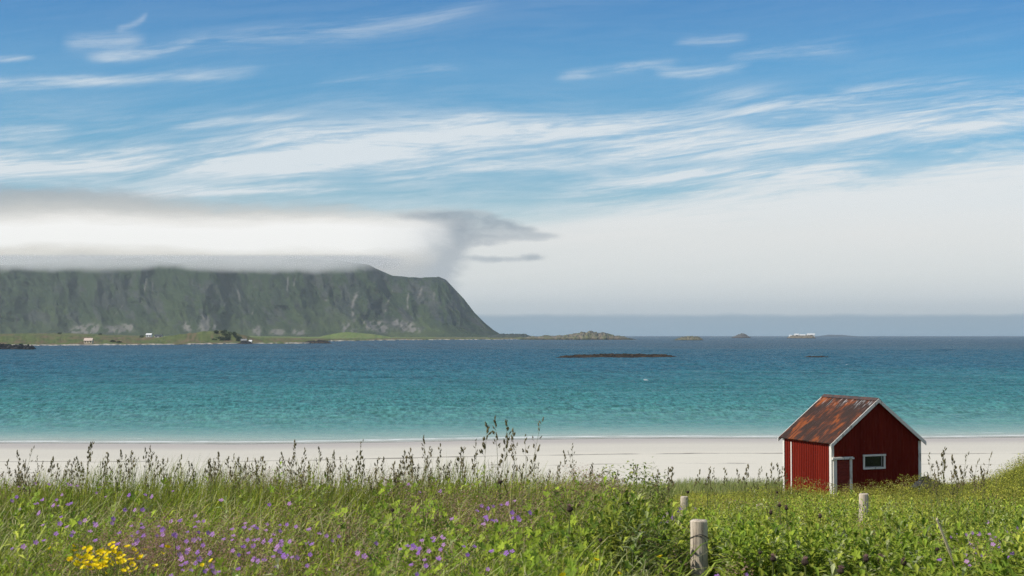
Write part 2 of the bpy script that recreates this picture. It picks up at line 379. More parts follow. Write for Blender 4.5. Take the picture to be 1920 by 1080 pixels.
sy_ = np.concatenate([np.arange(104, 118, 2.0), np.geomspace(118, 950, 1000), np.geomspace(975, 12500, 46)])
st_ = np.concatenate([-np.geomspace(3.2, .44, 16), np.linspace(-.42, .42, 900), np.geomspace(.44, 3.2, 16)])
SX = sy_[:, None]*st_[None] ; SY = np.repeat(sy_[:, None], len(st_), 1)
sd_ = SY - shoreY(SX); far_ = ss(250, 800, SY)
def crest(fx, fy, o_, s_, ph=0.0):                 # wind waves: crested noise, long side across the wind
    a_ = fbm(SX*fx + SY*fy*.18, SY*fy, o_, s_); return 1-np.abs(a_*2-1)*1.6
SZ = (.26*crest(.34, .62, 3, 600)*(1-.6*far_) + .30*crest(.13, .26, 3, 620) + .45*crest(.045, .085, 2, 640)*ss(150, 500, SY))
SZ = (SZ-SZ.mean())*(.10 + .9*ss(0, 45, sd_))*ss(1000, 900, SY)*ss(.5, .43, np.abs(SX/SY))*1.05
SZ = np.where(sd_ < 3, SZ*.2, SZ)
tag(obj('sea', npmesh('sea', np.stack([SX, SY, SZ], -1).reshape(-1, 3), grid_faces(*SX.shape), smooth=True), M_sea), kind='structure')
# ------------------------------------------------------------------ mountain, low land
def at(px, py, Y):                      # point seen at a pixel, at depth Y
    return ((px-960)/F*Y, Y, EYE + (HOR-py)/F*Y)
RX = [-700, -300, 0, 150, 250, 330, 400, 470, 560, 640, 690, 712, 735, 765, 790, 822, 836, 850, 870, 890, 908, 925, 945, 975]
RY = [480, 492, 496, 488, 484, 492, 486, 494, 486, 489, 497, 507, 516, 520, 520, 518, 524, 539, 560, 586, 604, 618, 630, 637]
nu, nv = 1000, 230
u = np.linspace(-700, 975, nu); v = np.linspace(0, 1.5, nv); U, Vv = np.meshgrid(u, v)
Hr = np.interp(U, RX, RY) + 2.5*(fbm(U*.05, U*0, 4, 5)-.5)*(U < 820)
Yf = 3900 + 350*fbm(U*.006, U*0, 3, 8); Yr = Yf + 850 - 450*ss(800, 960, U)
Htop = (HOR-Hr)/F*Yr + EYE
vf = np.clip(Vv, 0, 1)
prof = np.where(vf < .3, vf*.55+vf*vf*.6, 0) ; prof = .62*vf**1.5 + .38*vf**.9
prof = prof/prof[(v <= 1).sum()-1].max()
rib = fbm(U*.017 + vf*1.3 + fbm(U*.02, vf*3, 3, 25)*.9, vf*1.8, 5, 21, .5); rib2 = fbm(U*.06+vf*1.8, vf*4.0, 5, 31, .55); big = fbm(U*.010, vf*.7, 3, 41)
env = np.sin(np.pi*np.clip(vf*.93, 0, 1))**.6*ss(975, 850, U)
ridged = 1-np.abs(rib*2-1)
YY = Yf + (Yr-Yf)*vf**.8 - env*(170*(ridged-.7) + 70*(rib2-.5) + 360*(big-.5))
ZZ = Htop*prof
bk = np.clip(Vv-1, 0, 1); YY = YY + bk*3200; ZZ = ZZ*(1-bk*1.9) - 3*(vf <= 0)
XX = (U-960)/F*(Yr*.45+Yf*.55) + (YY-Yr)*0
XX = (U-960)/F*YY*np.where(Vv > 1, Yr/np.maximum(YY, 1), 1)
# colours darkened for cloud shade: green turf, grey rock ribs, pale scree fans at the foot
green = np.array([.034, .052, .026]); rock = np.array([.060, .062, .060]); dark = np.array([.022, .030, .028]); scree = np.array([.20, .185, .165]); lightg = np.array([.085, .108, .042])
n1 = fbm(U*.05+vf*2.5, vf*6, 5, 51, .65); n2_ = fbm(U*.02, vf*2.5, 4, 61)
C = green + (lightg-green)*(ss(.45, .0, vf)*.55*n2_ + .35*ss(.5, .7, n2_)*ss(.8, .3, vf))[..., None]
rk = ss(.50, .64, n1)*ss(.08, .3, vf)*ss(.30, .55, big+(U > 560)*.15); C = C + (rock-C)*(rk*.75)[..., None]
dk = ss(.52, .68, rib2)*ss(.15, .4, vf)*.6; C = C + (dark-C)*dk[..., None]
pxv = U; pyv = HOR - (ZZ-EYE)/YY*F
sc = np.zeros_like(U)
for (cx, cy, wx, wy) in [(165, 616, 22, 9), (140, 620, 14, 5), (215, 617, 18, 7), (240, 614, 12, 7), (385, 603, 9, 12), (390, 614, 16, 8), (352, 612, 8, 8), (482, 620, 7, 9), (560, 622, 10, 5),
                         (655, 615, 12, 9), (705, 610, 20, 8), (720, 618, 12, 6), (745, 604, 10, 6), (762, 612, 14, 8), (775, 618, 12, 5), (690, 604, 9, 4), (520, 622, 12, 5), ]:
    sc = np.maximum(sc, np.exp(-(((pxv-cx)/wx)**2)**1.5-(((pyv-cy)/wy)**2)**1.5))
for (a0, b0, a1, b1, w) in [(672, 540, 660, 575, 2.6), (660, 575, 664, 605, 2.4), (612, 560, 610, 590, 2.5), (765, 550, 764, 578, 1.4), (735, 545, 720, 590, 1.3), (445, 545, 452, 570, 1.6), (430, 550, 418, 580, 1.4), (275, 515, 270, 545, 1.6), (285, 525, 286, 550, 1.3),
                            (240, 560, 215, 590, .9), (540, 520, 538, 545, 1.3), (555, 515, 548, 545, 1.0), (480, 560, 472, 590, 1.0), (790, 540, 785, 556, 2), (812, 540, 814, 560, 2)]:
    q_ = np.clip((pyv-b0)/(b1-b0), 0, 1); cx = a0+(a1-a0)*q_ + 3*(fbm(pyv*.12, pyv*0, 3, 77)-.5); w_ = w*(.6+.8*fbm(pyv*.2, U*.05, 2, 78))
    sc = np.maximum(sc, .6*np.exp(-((pxv-cx)/w_)**2)*ss(b0-5, b0+3, pyv)*ss(b1+5, b1-3, pyv))
sc = np.clip(sc*1.5*ss(.34, .62, fbm(U*.16+pyv*.05, pyv*.16, 4, 71)), 0, .8)*(Vv <= 1)
C = C + (scree-C)*sc[..., None]
cliff = np.exp(-((pxv-838)/22)**2-((pyv-598)/11)**2)*ss(.4, .62, fbm(U*.5, vf*3, 3, 81)); C = C + (np.array([.03, .04, .05])-C)*(cliff*.9)[..., None]
shore = ss(636.5, 632, pyv); C = np.where((pyv > 631.5)[..., None], C*.5+np.array([.20, .18, .14])*.5, C)
M_mtn = attrmat('mountain_turf_and_rock', .95, .02, .9, 14.0, .35, .05)
tag(obj('mountain', npmesh('mountain', np.stack([XX, YY, ZZ-1], -1).reshape(-1, 3), grid_faces(nv, nu), col=C.reshape(-1, 3), smooth=True), M_mtn), kind='structure')

# low coastal land as a heightfield strip in front of the mountain
LX = [-300, 0, 60, 200, 330, 480, 560, 600, 620, 700, 800, 930, 990]; LY = [651.5, 649, 648.5, 647.5, 646.5, 644.5, 644.8, 643.5, 640, 638.5, 637.5, 636.8, 636.3]
u = np.linspace(-300, 990, 900); v = np.linspace(0, 1, 60)
U, Vv = np.meshgrid(u, v); Y0 = EYE*F/(np.interp(U, LX, LY) + .7*(fbm(U*.12, U*0, 4, 90)-.5) - HOR); Y1 = np.maximum(Y0+60, 4000*np.ones_like(U))
YY = Y0 + (Y1-Y0)*Vv**1.8
back = np.interp(U, [-300, 0, 140, 320, 480, 560, 620, 700, 760, 860, 990], [10.5, 9.8, 9.8, 5.5, 5.0, 4.0, 3.0, 3.0, 2.6, 2.4, 2.2])
dY = YY-Y0
ZZ = -1.0 + (1.9+back*0.0)*ss(0, 22, dY) + (back-.6)*ss(20, 650, dY) + (2.0*(fbm(U*.03, dY*.006, 4, 91)-.5) + 1.2*(fbm(U*.15, dY*.02, 3, 92)-.5))*ss(0, 60, dY)
XX = (U-960)/F*YY
def hump(cx, cy, wx, wy, h): return h*np.exp(-(((XX-cx)/wx)**2+((YY-cy)/wy)**2))
hx = lambda px, Y: (px-960)/F*Y
ZZ += hump(hx(400, 1760), 1760, 42, 90, 9.0) + hump(hx(430, 1740), 1740, 24, 60, 4.2) + hump(hx(360, 1790), 1790, 38, 90, 3.0)
ZZ += hump(hx(655, 2900), 2900, 34, 120, 9.5) + hump(hx(700, 2880), 2880, 36, 110, 7.5) + hump(hx(625, 2850), 2850, 30, 90, 4)
ZZ += hump(hx(100, 2300), 2300, 120, 200, 2.0)
gg = np.array([.115, .135, .045]); br = np.array([.155, .120, .065]); gg2 = np.array([.075, .100, .035]); sand = np.array([.44, .40, .34]); dr = np.array([.055, .05, .04])
a = fbm(U*.05, dY*.012, 5, 93)[..., None]; b = fbm(U*.12, dY*.03, 4, 94)[..., None]
C = gg*(1-ss(.42, .62, a)) + br*ss(.42, .62, a); C = C + (gg2-C)*ss(.5, .7, b)*.8
far = ss(600, 1400, dY)[..., None]*.0
C = C + (sand-C)*(ss(48, 18, dY)*ss(.30, .55, fbm(U*.10, dY*.04, 3, 95)+.12*(U < 320)))[..., None]
C = C + (dr-C)*(ss(16, 8, dY))[..., None]
lg_ = ((YY > 2500) & (ZZ > 3))[..., None]; C = np.where(lg_, C*.35 + np.array([.15, .20, .055])*.75, C)
M_land = attrmat('coastal_turf', .95, .08, .6, 1.5, .35, .05)
tag(obj('coastal_plain', npmesh('coastal_plain', np.stack([XX, YY, ZZ], -1).reshape(-1, 3), grid_faces(*U.shape), col=C.reshape(-1, 3), smooth=True), M_land), kind='structure')
def landZ(X, Y):
    k = np.argmin((XX-X)**2+(YY-Y)**2); return float(ZZ.ravel()[k])
LZ = landZ
# ------------------------------------------------------------------ rocky islands and reefs
def island(name, px0, px1, Y, prof, depth, cols, label, cat, seed, jag=.35, group=None, step=None, kind=None):
    n = 160; m_ = 26; s = np.linspace(0, 1, n); w = np.linspace(-1, 1, m_); Sg, Wg = np.meshgrid(s, w)
    X = ((px0+(px1-px0)*Sg)-960)/F*Y; hh = np.interp(Sg, [p[0] for p in prof], [p[1] for p in prof])/F*Y
    L_ = (px1-px0)/F*Y
    nz = fbm(X*14/L_*2+seed, Wg*3+seed, 5, seed, .6)
    nz2 = fbm(X*60/L_+seed, Wg*6+seed, 4, seed+3, .6)
    ht = hh*(1-np.abs(Wg)**1.8)*(1+jag*2*(nz-.5)+jag*(nz2-.5)) - .35*(np.abs(Wg) > .97) - .03*hh.max()
    Yv = Y + Wg*depth*(.35+.65*np.sin(np.pi*np.clip(Sg, .02, .98))**.6)*(1+.3*(nz-.5))
    c0, c1, c2 = [np.array(c) for c in cols]
    f = ss(.38, .62, nz)[..., None]; C = c0*(1-f)+c1*f; C = C + (c2-C)*(ss(.45, .65, nz2)*ss(.3, .7, ht/np.maximum(hh, .01)))[..., None]
    C = np.where((ht < .16*hh.max())[..., None], C*.35, C)
    me = npmesh(name, np.stack([X-X.mean(), Yv-Y, ht], -1).reshape(-1, 3), grid_faces(m_, n), col=C.reshape(-1, 3))
    o_ = obj(name, me, M_rock, None, (float(X.mean()), Y, 0)); return tag(o_, label, cat, group, kind)
M_rock = attrmat('sea_rock', .9, .6, .6, .3, .3, .2)
TAN = ((.20, .165, .115), (.13, .135, .065), (.10, .095, .08)); DARK = ((.030, .022, .016), (.055, .038, .024), (.02, .018, .012))
BLK = ((.028, .030, .034), (.06, .06, .058), (.018, .02, .022)); GRY = ((.13, .12, .12), (.10, .095, .09), (.08, .085, .07))
island('rocky_island', 975, 1192, 2850, [(0, 2), (.08, 6), (.2, 7.5), (.4, 9), (.52, 14), (.62, 15.5), (.72, 13), (.82, 9), (.9, 5.5), (1, 1)], 60, TAN, 'long tan and green rocky island right of the mountain foot', 'island', 5)
island('low_hill_island', 915, 1005, 3750, [(0, 6), (.3, 9), (.55, 9), (.78, 8.5), (.9, 5), (1, .5)], 90, ((.045, .06, .045), (.06, .07, .05), (.04, .05, .045)), 'low dark green headland behind the foot of the mountain', 'headland', 6, .2)
island('rocky_islet', 1262, 1318, 2550, [(0, .5), (.2, 4.5), (.5, 8), (.8, 7.5), (.93, 5), (1, .5)], 25, ((.20, .18, .12), (.12, .13, .07), (.09, .085, .07)), 'small tan islet with dark right end near the horizon', 'islet', 7)
island('humped_islet', 1370, 1408, 4300, [(0, .5), (.25, 5), (.55, 9.5), (.75, 7), (1, .5)], 40, GRY, 'small purple grey humped islet on the horizon', 'islet', 8, .2)
wi = island('whitewashed_islet', 1476, 1528, 3900, [(0, 1), (.1, 6), (.5, 6), (.9, 7), (1, 1.5)], 40, ((.17, .14, .09), (.20, .17, .12), (.12, .10, .07)), 'flat brown islet topped with bright white buildings on the horizon', 'islet', 9, .2)
island('distant_flat_island', 1530, 1610, 8800, [(0, .4), (.3, 3.4), (.6, 3.0), (1, .3)], 60, ((.07, .09, .11), (.08, .10, .12), (.07, .08, .10)), 'faint flat blue island on the horizon right of the white islet', 'island', 10, .2)
island('dark_reef', 1040, 1276, 592, [(0, .6), (.06, 4), (.2, 6), (.35, 8), (.6, 7.4), (.85, 6.6), (.95, 3.2), (1, .4)], 5, DARK, 'long dark brown reef lying low in the blue water', 'reef', 12, .45)
island('low_reef', 1500, 1562, 592, [(0, .4), (.25, 3.2), (.6, 3.8), (.85, 2.0), (1, .2)], 2.5, DARK, 'short thin dark reef awash below the horizon islets', 'reef', 13, .4)
island('black_rock_spit', -60, 66, 935, [(0, 9), (.3, 8.5), (.6, 8), (.85, 8.5), (.95, 6), (1, 1)], 14, BLK, 'jagged black rock spit at the left edge of the bay', 'rocks', 14, .8)
island('shore_rocks', 560, 622, 1600, [(0, .6), (.3, 4), (.6, 6), (.85, 4.5), (1, .5)], 14, ((.10, .075, .055), (.07, .06, .05), (.05, .045, .04)), 'brown rocks at the tip of the low green land', 'rocks', 15, .7)
island('shore_rocks', 445, 475, 1500, [(0, .5), (.4, 5.5), (.7, 5), (1, .5)], 10, ((.15, .14, .13), (.09, .085, .08), (.06, .06, .06)), 'grey boulders on the shore below the small grey boathouse', 'rocks', 16, .8)
# ------------------------------------------------------------------ distant houses
def wmat(n, c, r=.6): return simple(n, c, r, .12, 2.0, .1)
M_cream = wmat('cream_paint', (.74, .62, .44)); M_whitep = wmat('white_paint_far', (.78, .78, .75)); M_greyp = wmat('weathered_grey_wood', (.25, .25, .24))
M_pink = wmat('pale_pink_roof', (.66, .52, .42)); M_slate = wmat('dark_slate_roof', (.06, .065, .07)); M_win = wmat('dark_window_glass', (.03, .035, .04), .15)
def house(name, px, Y, wpx, hpx, wallm, roofm, label, nwin=2, roofr=.4, depth=6.0, sink=.3, zb=None, ry=None):
    X = (px-960)/F*Y; W_ = wpx/F*Y; H_ = hpx/F*Y; z0 = (landZ(X, Y) if zb is None else zb) - sink
    r = empty(name, (X, Y, z0), label, 'house'); H_ += sink
    hw = H_*(1-roofr); m = MB(); m.box((-W_/2, -depth/2, 0), (W_/2, depth/2, hw)); 
    m.add([(-W_/2, -depth/2, hw), (-W_/2, depth/2, hw), (-W_/2, 0, H_-.15)], t=[(0, 1, 2)]); m.add([(W_/2, -depth/2, hw), (W_/2, depth/2, hw), (W_/2, 0, H_-.15)], t=[(0, 2, 1)])
    m.build('wall', wallm, r)
    m = MB(); e = .35; th = .16
    for s_ in (-1, 1):
        m.add([(-W_/2-e, s_*(depth/2+e), hw-.1), (W_/2+e, s_*(depth/2+e), hw-.1), (W_/2+e, 0, H_), (-W_/2-e, 0, H_),
               (-W_/2-e, s_*(depth/2+e), hw-.1+th), (W_/2+e, s_*(depth/2+e), hw-.1+th), (W_/2+e, 0, H_+th), (-W_/2-e, 0, H_+th)],
              [(0, 1, 2, 3), (4, 5, 6, 7), (0, 1, 5, 4), (1, 2, 6, 5), (3, 0, 4, 7)])
    m.build('roof', roofm, r)
    for k in range(nwin):
        cx = -W_/2 + (k+.5)*W_/nwin; m = MB(); m.box((cx-W_/nwin*.22, -depth/2-.05, hw*.35), (cx+W_/nwin*.22, -depth/2+.02, hw*.8)); m.build('window', M_win, r)
    return r
house('cream_house', 167, 1395, 15, 9.5, M_cream, M_pink, 'small cream house with dark windows on the far shore at left', 3, .45)
house('white_house', 280, 1820, 10, 7, M_whitep, M_whitep, 'tall white farmhouse in the far green fields', 2, .4)
house('long_barn', 298, 1800, 14, 5, M_whitep, M_slate, 'low white barn with dark roof beside the far white farmhouse', 2, .5)
house('grey_boathouse', 458, 1560, 10, 7, M_greyp, M_greyp, 'weathered grey boathouse on the rocks below the wooded knoll', 2, .4)
house('white_shed', 470, 1570, 5, 5, M_whitep, M_whitep, 'tiny white shed right of the grey boathouse', 1, .5, 3.0)
for i, (px, w, h) in enumerate([(1482, 5, 3.4), (1493, 8, 5.2), (1504, 11, 3.8), (1520, 14, 5.6)]):
    house('white_building', px, 3893, w, h, M_whitep, M_whitep, ['small white hut at the left end of the islet', 'white house second from the left on the islet', 'long low white building mid islet', 'largest white building at the right end of the islet'][i], 1, .4, 8, 0, 4.5+.6*(i > 0))
# knoll scrub and shrubs in the far fields
def clump(n, cx, cy, cz, rx, ry, rz, ls, c0, c1):
    p = rng.normal(size=(n, 3)); p /= np.linalg.norm(p, axis=1)[:, None]; p *= rng.uniform(.4, 1, n)[:, None]**.5
    p *= (1+.35*(fbm(p[:, 0]*3+cx, p[:, 1]*3+p[:, 2]*2, 3, 8)-.5)*2)[:, None]
    P = p*[rx, ry, rz]+[cx, cy, cz]; a = rng.normal(size=(n, 3)); a /= np.linalg.norm(a, axis=1)[:, None]
    b = np.cross(a, rng.normal(size=(n, 3))); b /= np.linalg.norm(b, axis=1)[:, None]
    s_ = ls*rng.uniform(.6, 1.4, n)[:, None]
    V = np.stack([P-a*s_, P+b*s_*.6, P+a*s_, P-b*s_*.6], 1).reshape(-1, 3)
    f = rng.uniform(0, 1, n)[:, None]; C = np.repeat(np.array(c0)*(1-f)+np.array(c1)*f, 4, 0)
    return V, C
M_leaf = leafmat('leaf_green', .28); M_far = leafmat('far_foliage', .1)
Vs, Cs = [], []
for i in range(46):
    px = rng.uniform(402, 462); Y = 1640+rng.uniform(0, 90); X = (px-960)/F*Y; z = landZ(X, Y)
    if px > 452 and rng.random() < .5: continue
    hh = rng.uniform(1.2, 2.6); a_, b_ = clump(140, X, Y, z+hh*.55, rng.uniform(1.6, 3.2), 2.5, hh, .5, (.018, .032, .012), (.045, .065, .022)); Vs.append(a_); Cs.append(b_)
V = np.concatenate(Vs); tag(obj('scrub_thicket', npmesh('scrub_thicket', V, np.arange(len(V)).reshape(-1, 4), col=np.concatenate(Cs)), M_far), 'dark green scrub thicket on the right side of the far knoll', 'thicket', kind='stuff')
fs = [(266, 1815, 'dark shrub just left of the far white farmhouse'), (188, 2000, 'dark shrub on the field rise right of the cream house'), (112, 2100, 'dark shrub on the leftmost field rise'),
      (212, 1480, 'left one of two low dark bushes near the shore right of the cream house'), (224, 1470, 'right one of two low dark bushes near the shore right of the cream house'), (330, 1850, 'dark shrub at the left foot of the far knoll')]
for px, Y, lb in fs:
    X = (px-960)/F*Y; z = landZ(X, Y); V, C = clump(260, 0, 0, 1.0, 3.0, 2.0, 1.3, .4, (.018, .032, .012), (.045, .065, .022))
    tag(obj('far_shrub', npmesh('far_shrub', V, np.arange(len(V)).reshape(-1, 4), col=C), M_far, None, (X, Y, z)), lb, 'shrub', 'dark shrubs in the far fields')
# ------------------------------------------------------------------ red hut
m, t, o = newmat('red_boards'); X, Y, Z = sepxyz(ocoord())
bw = E.m('FLOOR', (X+Y)*7.5); rb = noise(xyz(bw*3.7, 0.0, 0.0), 1.0, 0); n = noise(xyz(X*9.0, Y*9.0, Z*1.1), 1.0, 6, .65); n2 = noise(xyz(X*2.0, Y*2.0, Z*1.5), 1.0, 4, .6)
c = mixc(rb, (.130, .012, .007), (.215, .020, .010)); c = mixc(sstep(.50, .80, n), c, (.235, .036, .018)); c = mixc(sstep(.60, .80, n2)*.55, c, (.075, .012, .010))
fl = sstep(.735, .765, noise(xyz(X*16.0, Y*16.0, Z*4.0), 1.0, 4, .6)); c = mixc(fl*.6, c, (.34, .26, .22))
princ(t, o, c, .85, .08, n, .25, .01); M_red = m
m, t, o = newmat('weathered_white_boards'); P = ocoord(); X, Y, Z = sepxyz(P)
n = noise(xyz(X*8.0, Y*8.0, Z*3.0), 1.0, 6, .65); fl = sstep(.56, .66, n)
princ(t, o, mixc(fl, (.74, .70, .62), (.38, .34, .28)), .7, .25, n, .3, .01); M_trim = m
m, t, o = newmat('rusty_roof_iron'); X, Y, Z = sepxyz(ocoord())
n = noise(xyz(X*1.2, Y*1.8, Z*1.2), 1.0, 6, .6, .3); n2 = noise(xyz(X*2.5, Y*13.0, Z*2.5), 1.0, 5, .6); n3 = noise(xyz(X*2.0, Y*8.0, Z*2.0+5.0), 1.0, 5, .6)
c = mixc(sstep(.44, .62, n*.65+n3*.35), (.045, .028, .022), (.135, .040, .018)); c = mixc(sstep(.50, .64, n*.6+n3*.4)*.9, c, (.36, .095, .020)); c = mixc(sstep(.46, .60, n3)*.35, c, (.055, .042, .040))
wf = sstep(.54, .62, n2)*sstep(3.45, 3.75, Z); c = mixc(wf*.55, c, (.50, .50, .49))
princ(t, o, c, .8, .12, n2, .2, .01); M_rust = m
M_glass = simple('dark_window_pane', (.018, .028, .022), .08, .4, 2.0, .0, .5)
M_dark = simple('dark_interior', (.01, .01, .01), .9)
HA = math.atan2(.361, .933); HW, HL, HF = 3.72, 3.1, 3.35     # width along the gable, length, foot height
hut = empty('red_hut', (11.2, 50.0, HF), 'small red wooden hut with rusty roof standing in the grass above the beach', 'hut', rz=HA)
zE, zR, ov, og = 5.69-HF, 7.22-HF, .14, .16     # eave and ridge heights above the foot, overhang at eaves and gables
zW = zE + ov*(zR-zE)/(HW/2+ov)                   # wall top under the eave
m = MB(); m.box((0, 0, 0), (HW, HL, zW-.03))
for yy in (0, HL):
    s_ = [(0, yy, zW-.03), (HW, yy, zW-.03), (HW/2, yy, zR-.06)]; m.add(s_, t=[(0, 1, 2) if yy == 0 else (0, 2, 1)])
pitch = (zR-zW)/(HW/2)
def wtop(xx): return zW - .06 + pitch*(HW/2-abs(xx-HW/2))
k = .075
while k < HW-.06:                                # battens on the gables
    if not (1.24 < k+.02 < 2.28): m.box((k, -.022, 0), (k+.042, .0, wtop(k)))
    else:
        m.box((k, -.022, 0), (k+.042, .0, 1.38)); m.box((k, -.022, 1.94), (k+.042, .0, wtop(k)))
    m.box((k, HL, 0), (k+.042, HL+.022, wtop(k))); k += .125
k = .08
while k < HL-.05:
    m.box((-.022, k, 0), (0, k+.042, zW-.06)); m.box((HW, k, 0), (HW+.022, k+.042, zW-.06)); k += .115
m.build('wall', M_red, hut)
# roof: two sheet slabs with standing seams
for s_ in (-1, 1):
    m = MB(); x0 = -ov if s_ < 0 else HW+ov; xm = HW/2; th = .035
    a = Vector((x0, 0, zE)); b_ = Vector((xm, 0, zR)); dn = (b_-a).normalized(); nn = Vector((-dn.z*s_*-1 if s_ > 0 else -dn.z, 0, abs(dn.x)))
    ny = 26; y0, y1 = -og, HL+og
    Vv_ = []
    for j in range(ny*2+1):
        yy = y0+(y1-y0)*j/(ny*2); off = .010 if j % 2 else 0.0
        for i in range(7):
            f = i/6; p = a.lerp(b_, f) + nn*(off + .012*math.sin(j*.55+i*1.3)*(.4 if i < 6 else 0)); Vv_.append((p.x, yy, p.z + .012))
    nr = ny*2+1; q = [(j*7+i, j*7+i+1, (j+1)*7+i+1, (j+1)*7+i) for j in range(nr-1) for i in range(6)]
    base_ = len(Vv_); Vv_ += [(v_[0]-nn.x*th, v_[1], v_[2]-nn.z*th) for v_ in Vv_[:base_]]
    q += [tuple(reversed([i_+base_ for i_ in f_])) for f_ in q]
    for i in range(6): q += [(i, base_+i, base_+i+1, i+1), ((nr-1)*7+i, (nr-1)*7+i+1, base_+(nr-1)*7+i+1, base_+(nr-1)*7+i)]
    for j in range(nr-1): q += [(j*7, (j+1)*7, base_+(j+1)*7, base_+j*7)]
    m.add(Vv_, q); m.build('roof', M_rust, hut)
m = MB(); 
for s_ in (-1, 1): m.add([(HW/2, -og-.01, zR+.055), (HW/2, HL+og+.01, zR+.055), (HW/2+s_*.13, HL+og+.01, zR-.045), (HW/2+s_*.13, -og-.01, zR-.045)], [(0, 1, 2, 3)])
m.build('ridge_cap', simple('dark_ridge_iron', (.05, .045, .045), .6, .3, 6.0, .2, c2=(.12, .06, .04)), hut)
for yy in (-og-.03, HL+og):                      # bargeboards
    for s_ in (-1, 1):
        m = MB(); x0 = HW/2 + s_*(HW/2+ov+.01); dz_ = .16
        z0_ = zE-.05*pitch
        A = [(x0, yy, z0_-dz_+.05), (HW/2, yy, zR-dz_+.05), (HW/2, yy, zR+.03), (x0, yy, z0_+.03)]
        m.add(A+[(p[0], p[1]+.03, p[2]) for p in A], [(0, 1, 2, 3), (7, 6, 5, 4), (0, 4, 5, 1), (1, 5, 6, 2), (2, 6, 7, 3), (3, 7, 4, 0)])
        m.build('bargeboard', M_trim, hut)
m = MB(); m.box((-.036, -.036, 0), (.070, -.0225, zW-.1)); m.box((-.036, -.0225, 0), (-.0225, .10, zW-.1)); m.build('corner_board', M_trim, hut)
m = MB(); m.box((HW-.08, -.036, 0), (HW+.036, -.0225, zW-.1)); m.box((HW+.0225, -.0225, 0), (HW+.036, .08, zW-.1)); m.build('corner_board', M_trim, hut)
m = MB(); m.box((-.036, HL-.07, 0), (-.0225, HL+.03, zW-.1)); m.build('corner_board', M_trim, hut)
m = MB(); m.box((-.045, 2.52, .15), (-.0225, 2.58, zW-.22)); m.build('cover_strip', M_trim, hut)
# door in the gable by the near corner
dr_ = obj('door', None if False else (lambda mm: ([mm.box((.17, -.05, .02+i*.115), (.70, -.024, .02+i*.115+.108)) for i in range(15)], mm.mesh('door'))[1])(MB()), simple('faded_red_door', (.26, .032, .020), .75, .45, 5.0, .3, stretch=(1, 1, 6)), hut)
m = MB(); m.box((.03, -.075, 0), (.165, -.038, 1.78)); m.box((.705, -.075, 0), (.80, -.038, 1.78)); m.build('frame', M_trim, dr_)
m = MB(); m.box((-.03, -.12, 1.785), (.86, -.038, 1.84)); m.box((.0, -.09, 1.84), (.83, -.038, 1.87)); m.build('lintel', M_trim, dr_)
m = MB(); m.tube([(.64, -.055, .85), (.64, -.085, .86), (.64, -.085, .98), (.64, -.055, .99)], .009, 6); m.build('handle', simple('dark_iron', (.05, .05, .05), .5), dr_)
# window
wx0, wx1, wz0, wz1 = 1.30, 2.19, 1.42, 1.90
win = obj('window', (lambda mm: (mm.box((wx0+.05, -.020, wz0+.05), (wx1-.05, -.004, wz1-.05)), mm.mesh('window'))[1])(MB()), M_glass, hut)
m = MB(); m.box((wx0-.02, -.06, wz0-.02), (wx1+.02, -.023, wz0+.045)); m.box((wx0-.035, -.07, wz1-.045), (wx1+.035, -.023, wz1+.02)); m.box((wx0-.02, -.056, wz0+.045), (wx0+.045, -.023, wz1-.045)); m.box((wx1-.045, -.056, wz0+.045), (wx1+.02, -.023, wz1-.045))
m.build('frame', M_trim, win)
m = MB(); m.box((wx1-.14, -.034, wz0+.045), (wx1-.105, -.021, wz1-.045)); m.box((wx0+.045, -.034, wz0+.045), (wx1-.14, -.021, wz0+.075)); m.build('sash', simple('grey_sash', (.30, .29, .26), .7), win)
# dark stone beside the hut
V, C = None, None
m = MB(); n_ = 14; pts = []
for j in range(7):
    for i in range(n_):
        a = 2*math.pi*i/n_; p = math.pi/2*j/6; r_ = 1+.22*math.sin(a*3+j)+.12*math.sin(a*5+2*j)
        pts.append((.42*r_*math.cos(a)*math.cos(p), .35*r_*math.sin(a)*math.cos(p), .30*math.sin(p)*r_-.02))
m.add(pts, [(j*n_+i, j*n_+(i+1) % n_, (j+1)*n_+(i+1) % n_, (j+1)*n_+i) for j in range(6) for i in range(n_)])
bx, by = 13.65, 47.0
tag(m.build('dark_boulder', simple('dark_stone', (.05, .05, .048), .9, .4, 5.0, .6), None, (bx, by, float(groundZ(bx, by))+.27)), 'low black boulder in the grass by the right corner of the red hut', 'boulder')
# ------------------------------------------------------------------ placing on the meadow by sight line
def hit(px, py, h, y0=4.0):
    """where the line through a pixel meets the surface h above the ground"""
    Y = np.linspace(y0, 75, 3000); X = (px-960)/F*Y; z = EYE+(HOR-py)/F*Y; k = np.argmax(z < groundZ(X, Y)+h)
    return float(X[k]), float(Y[k])
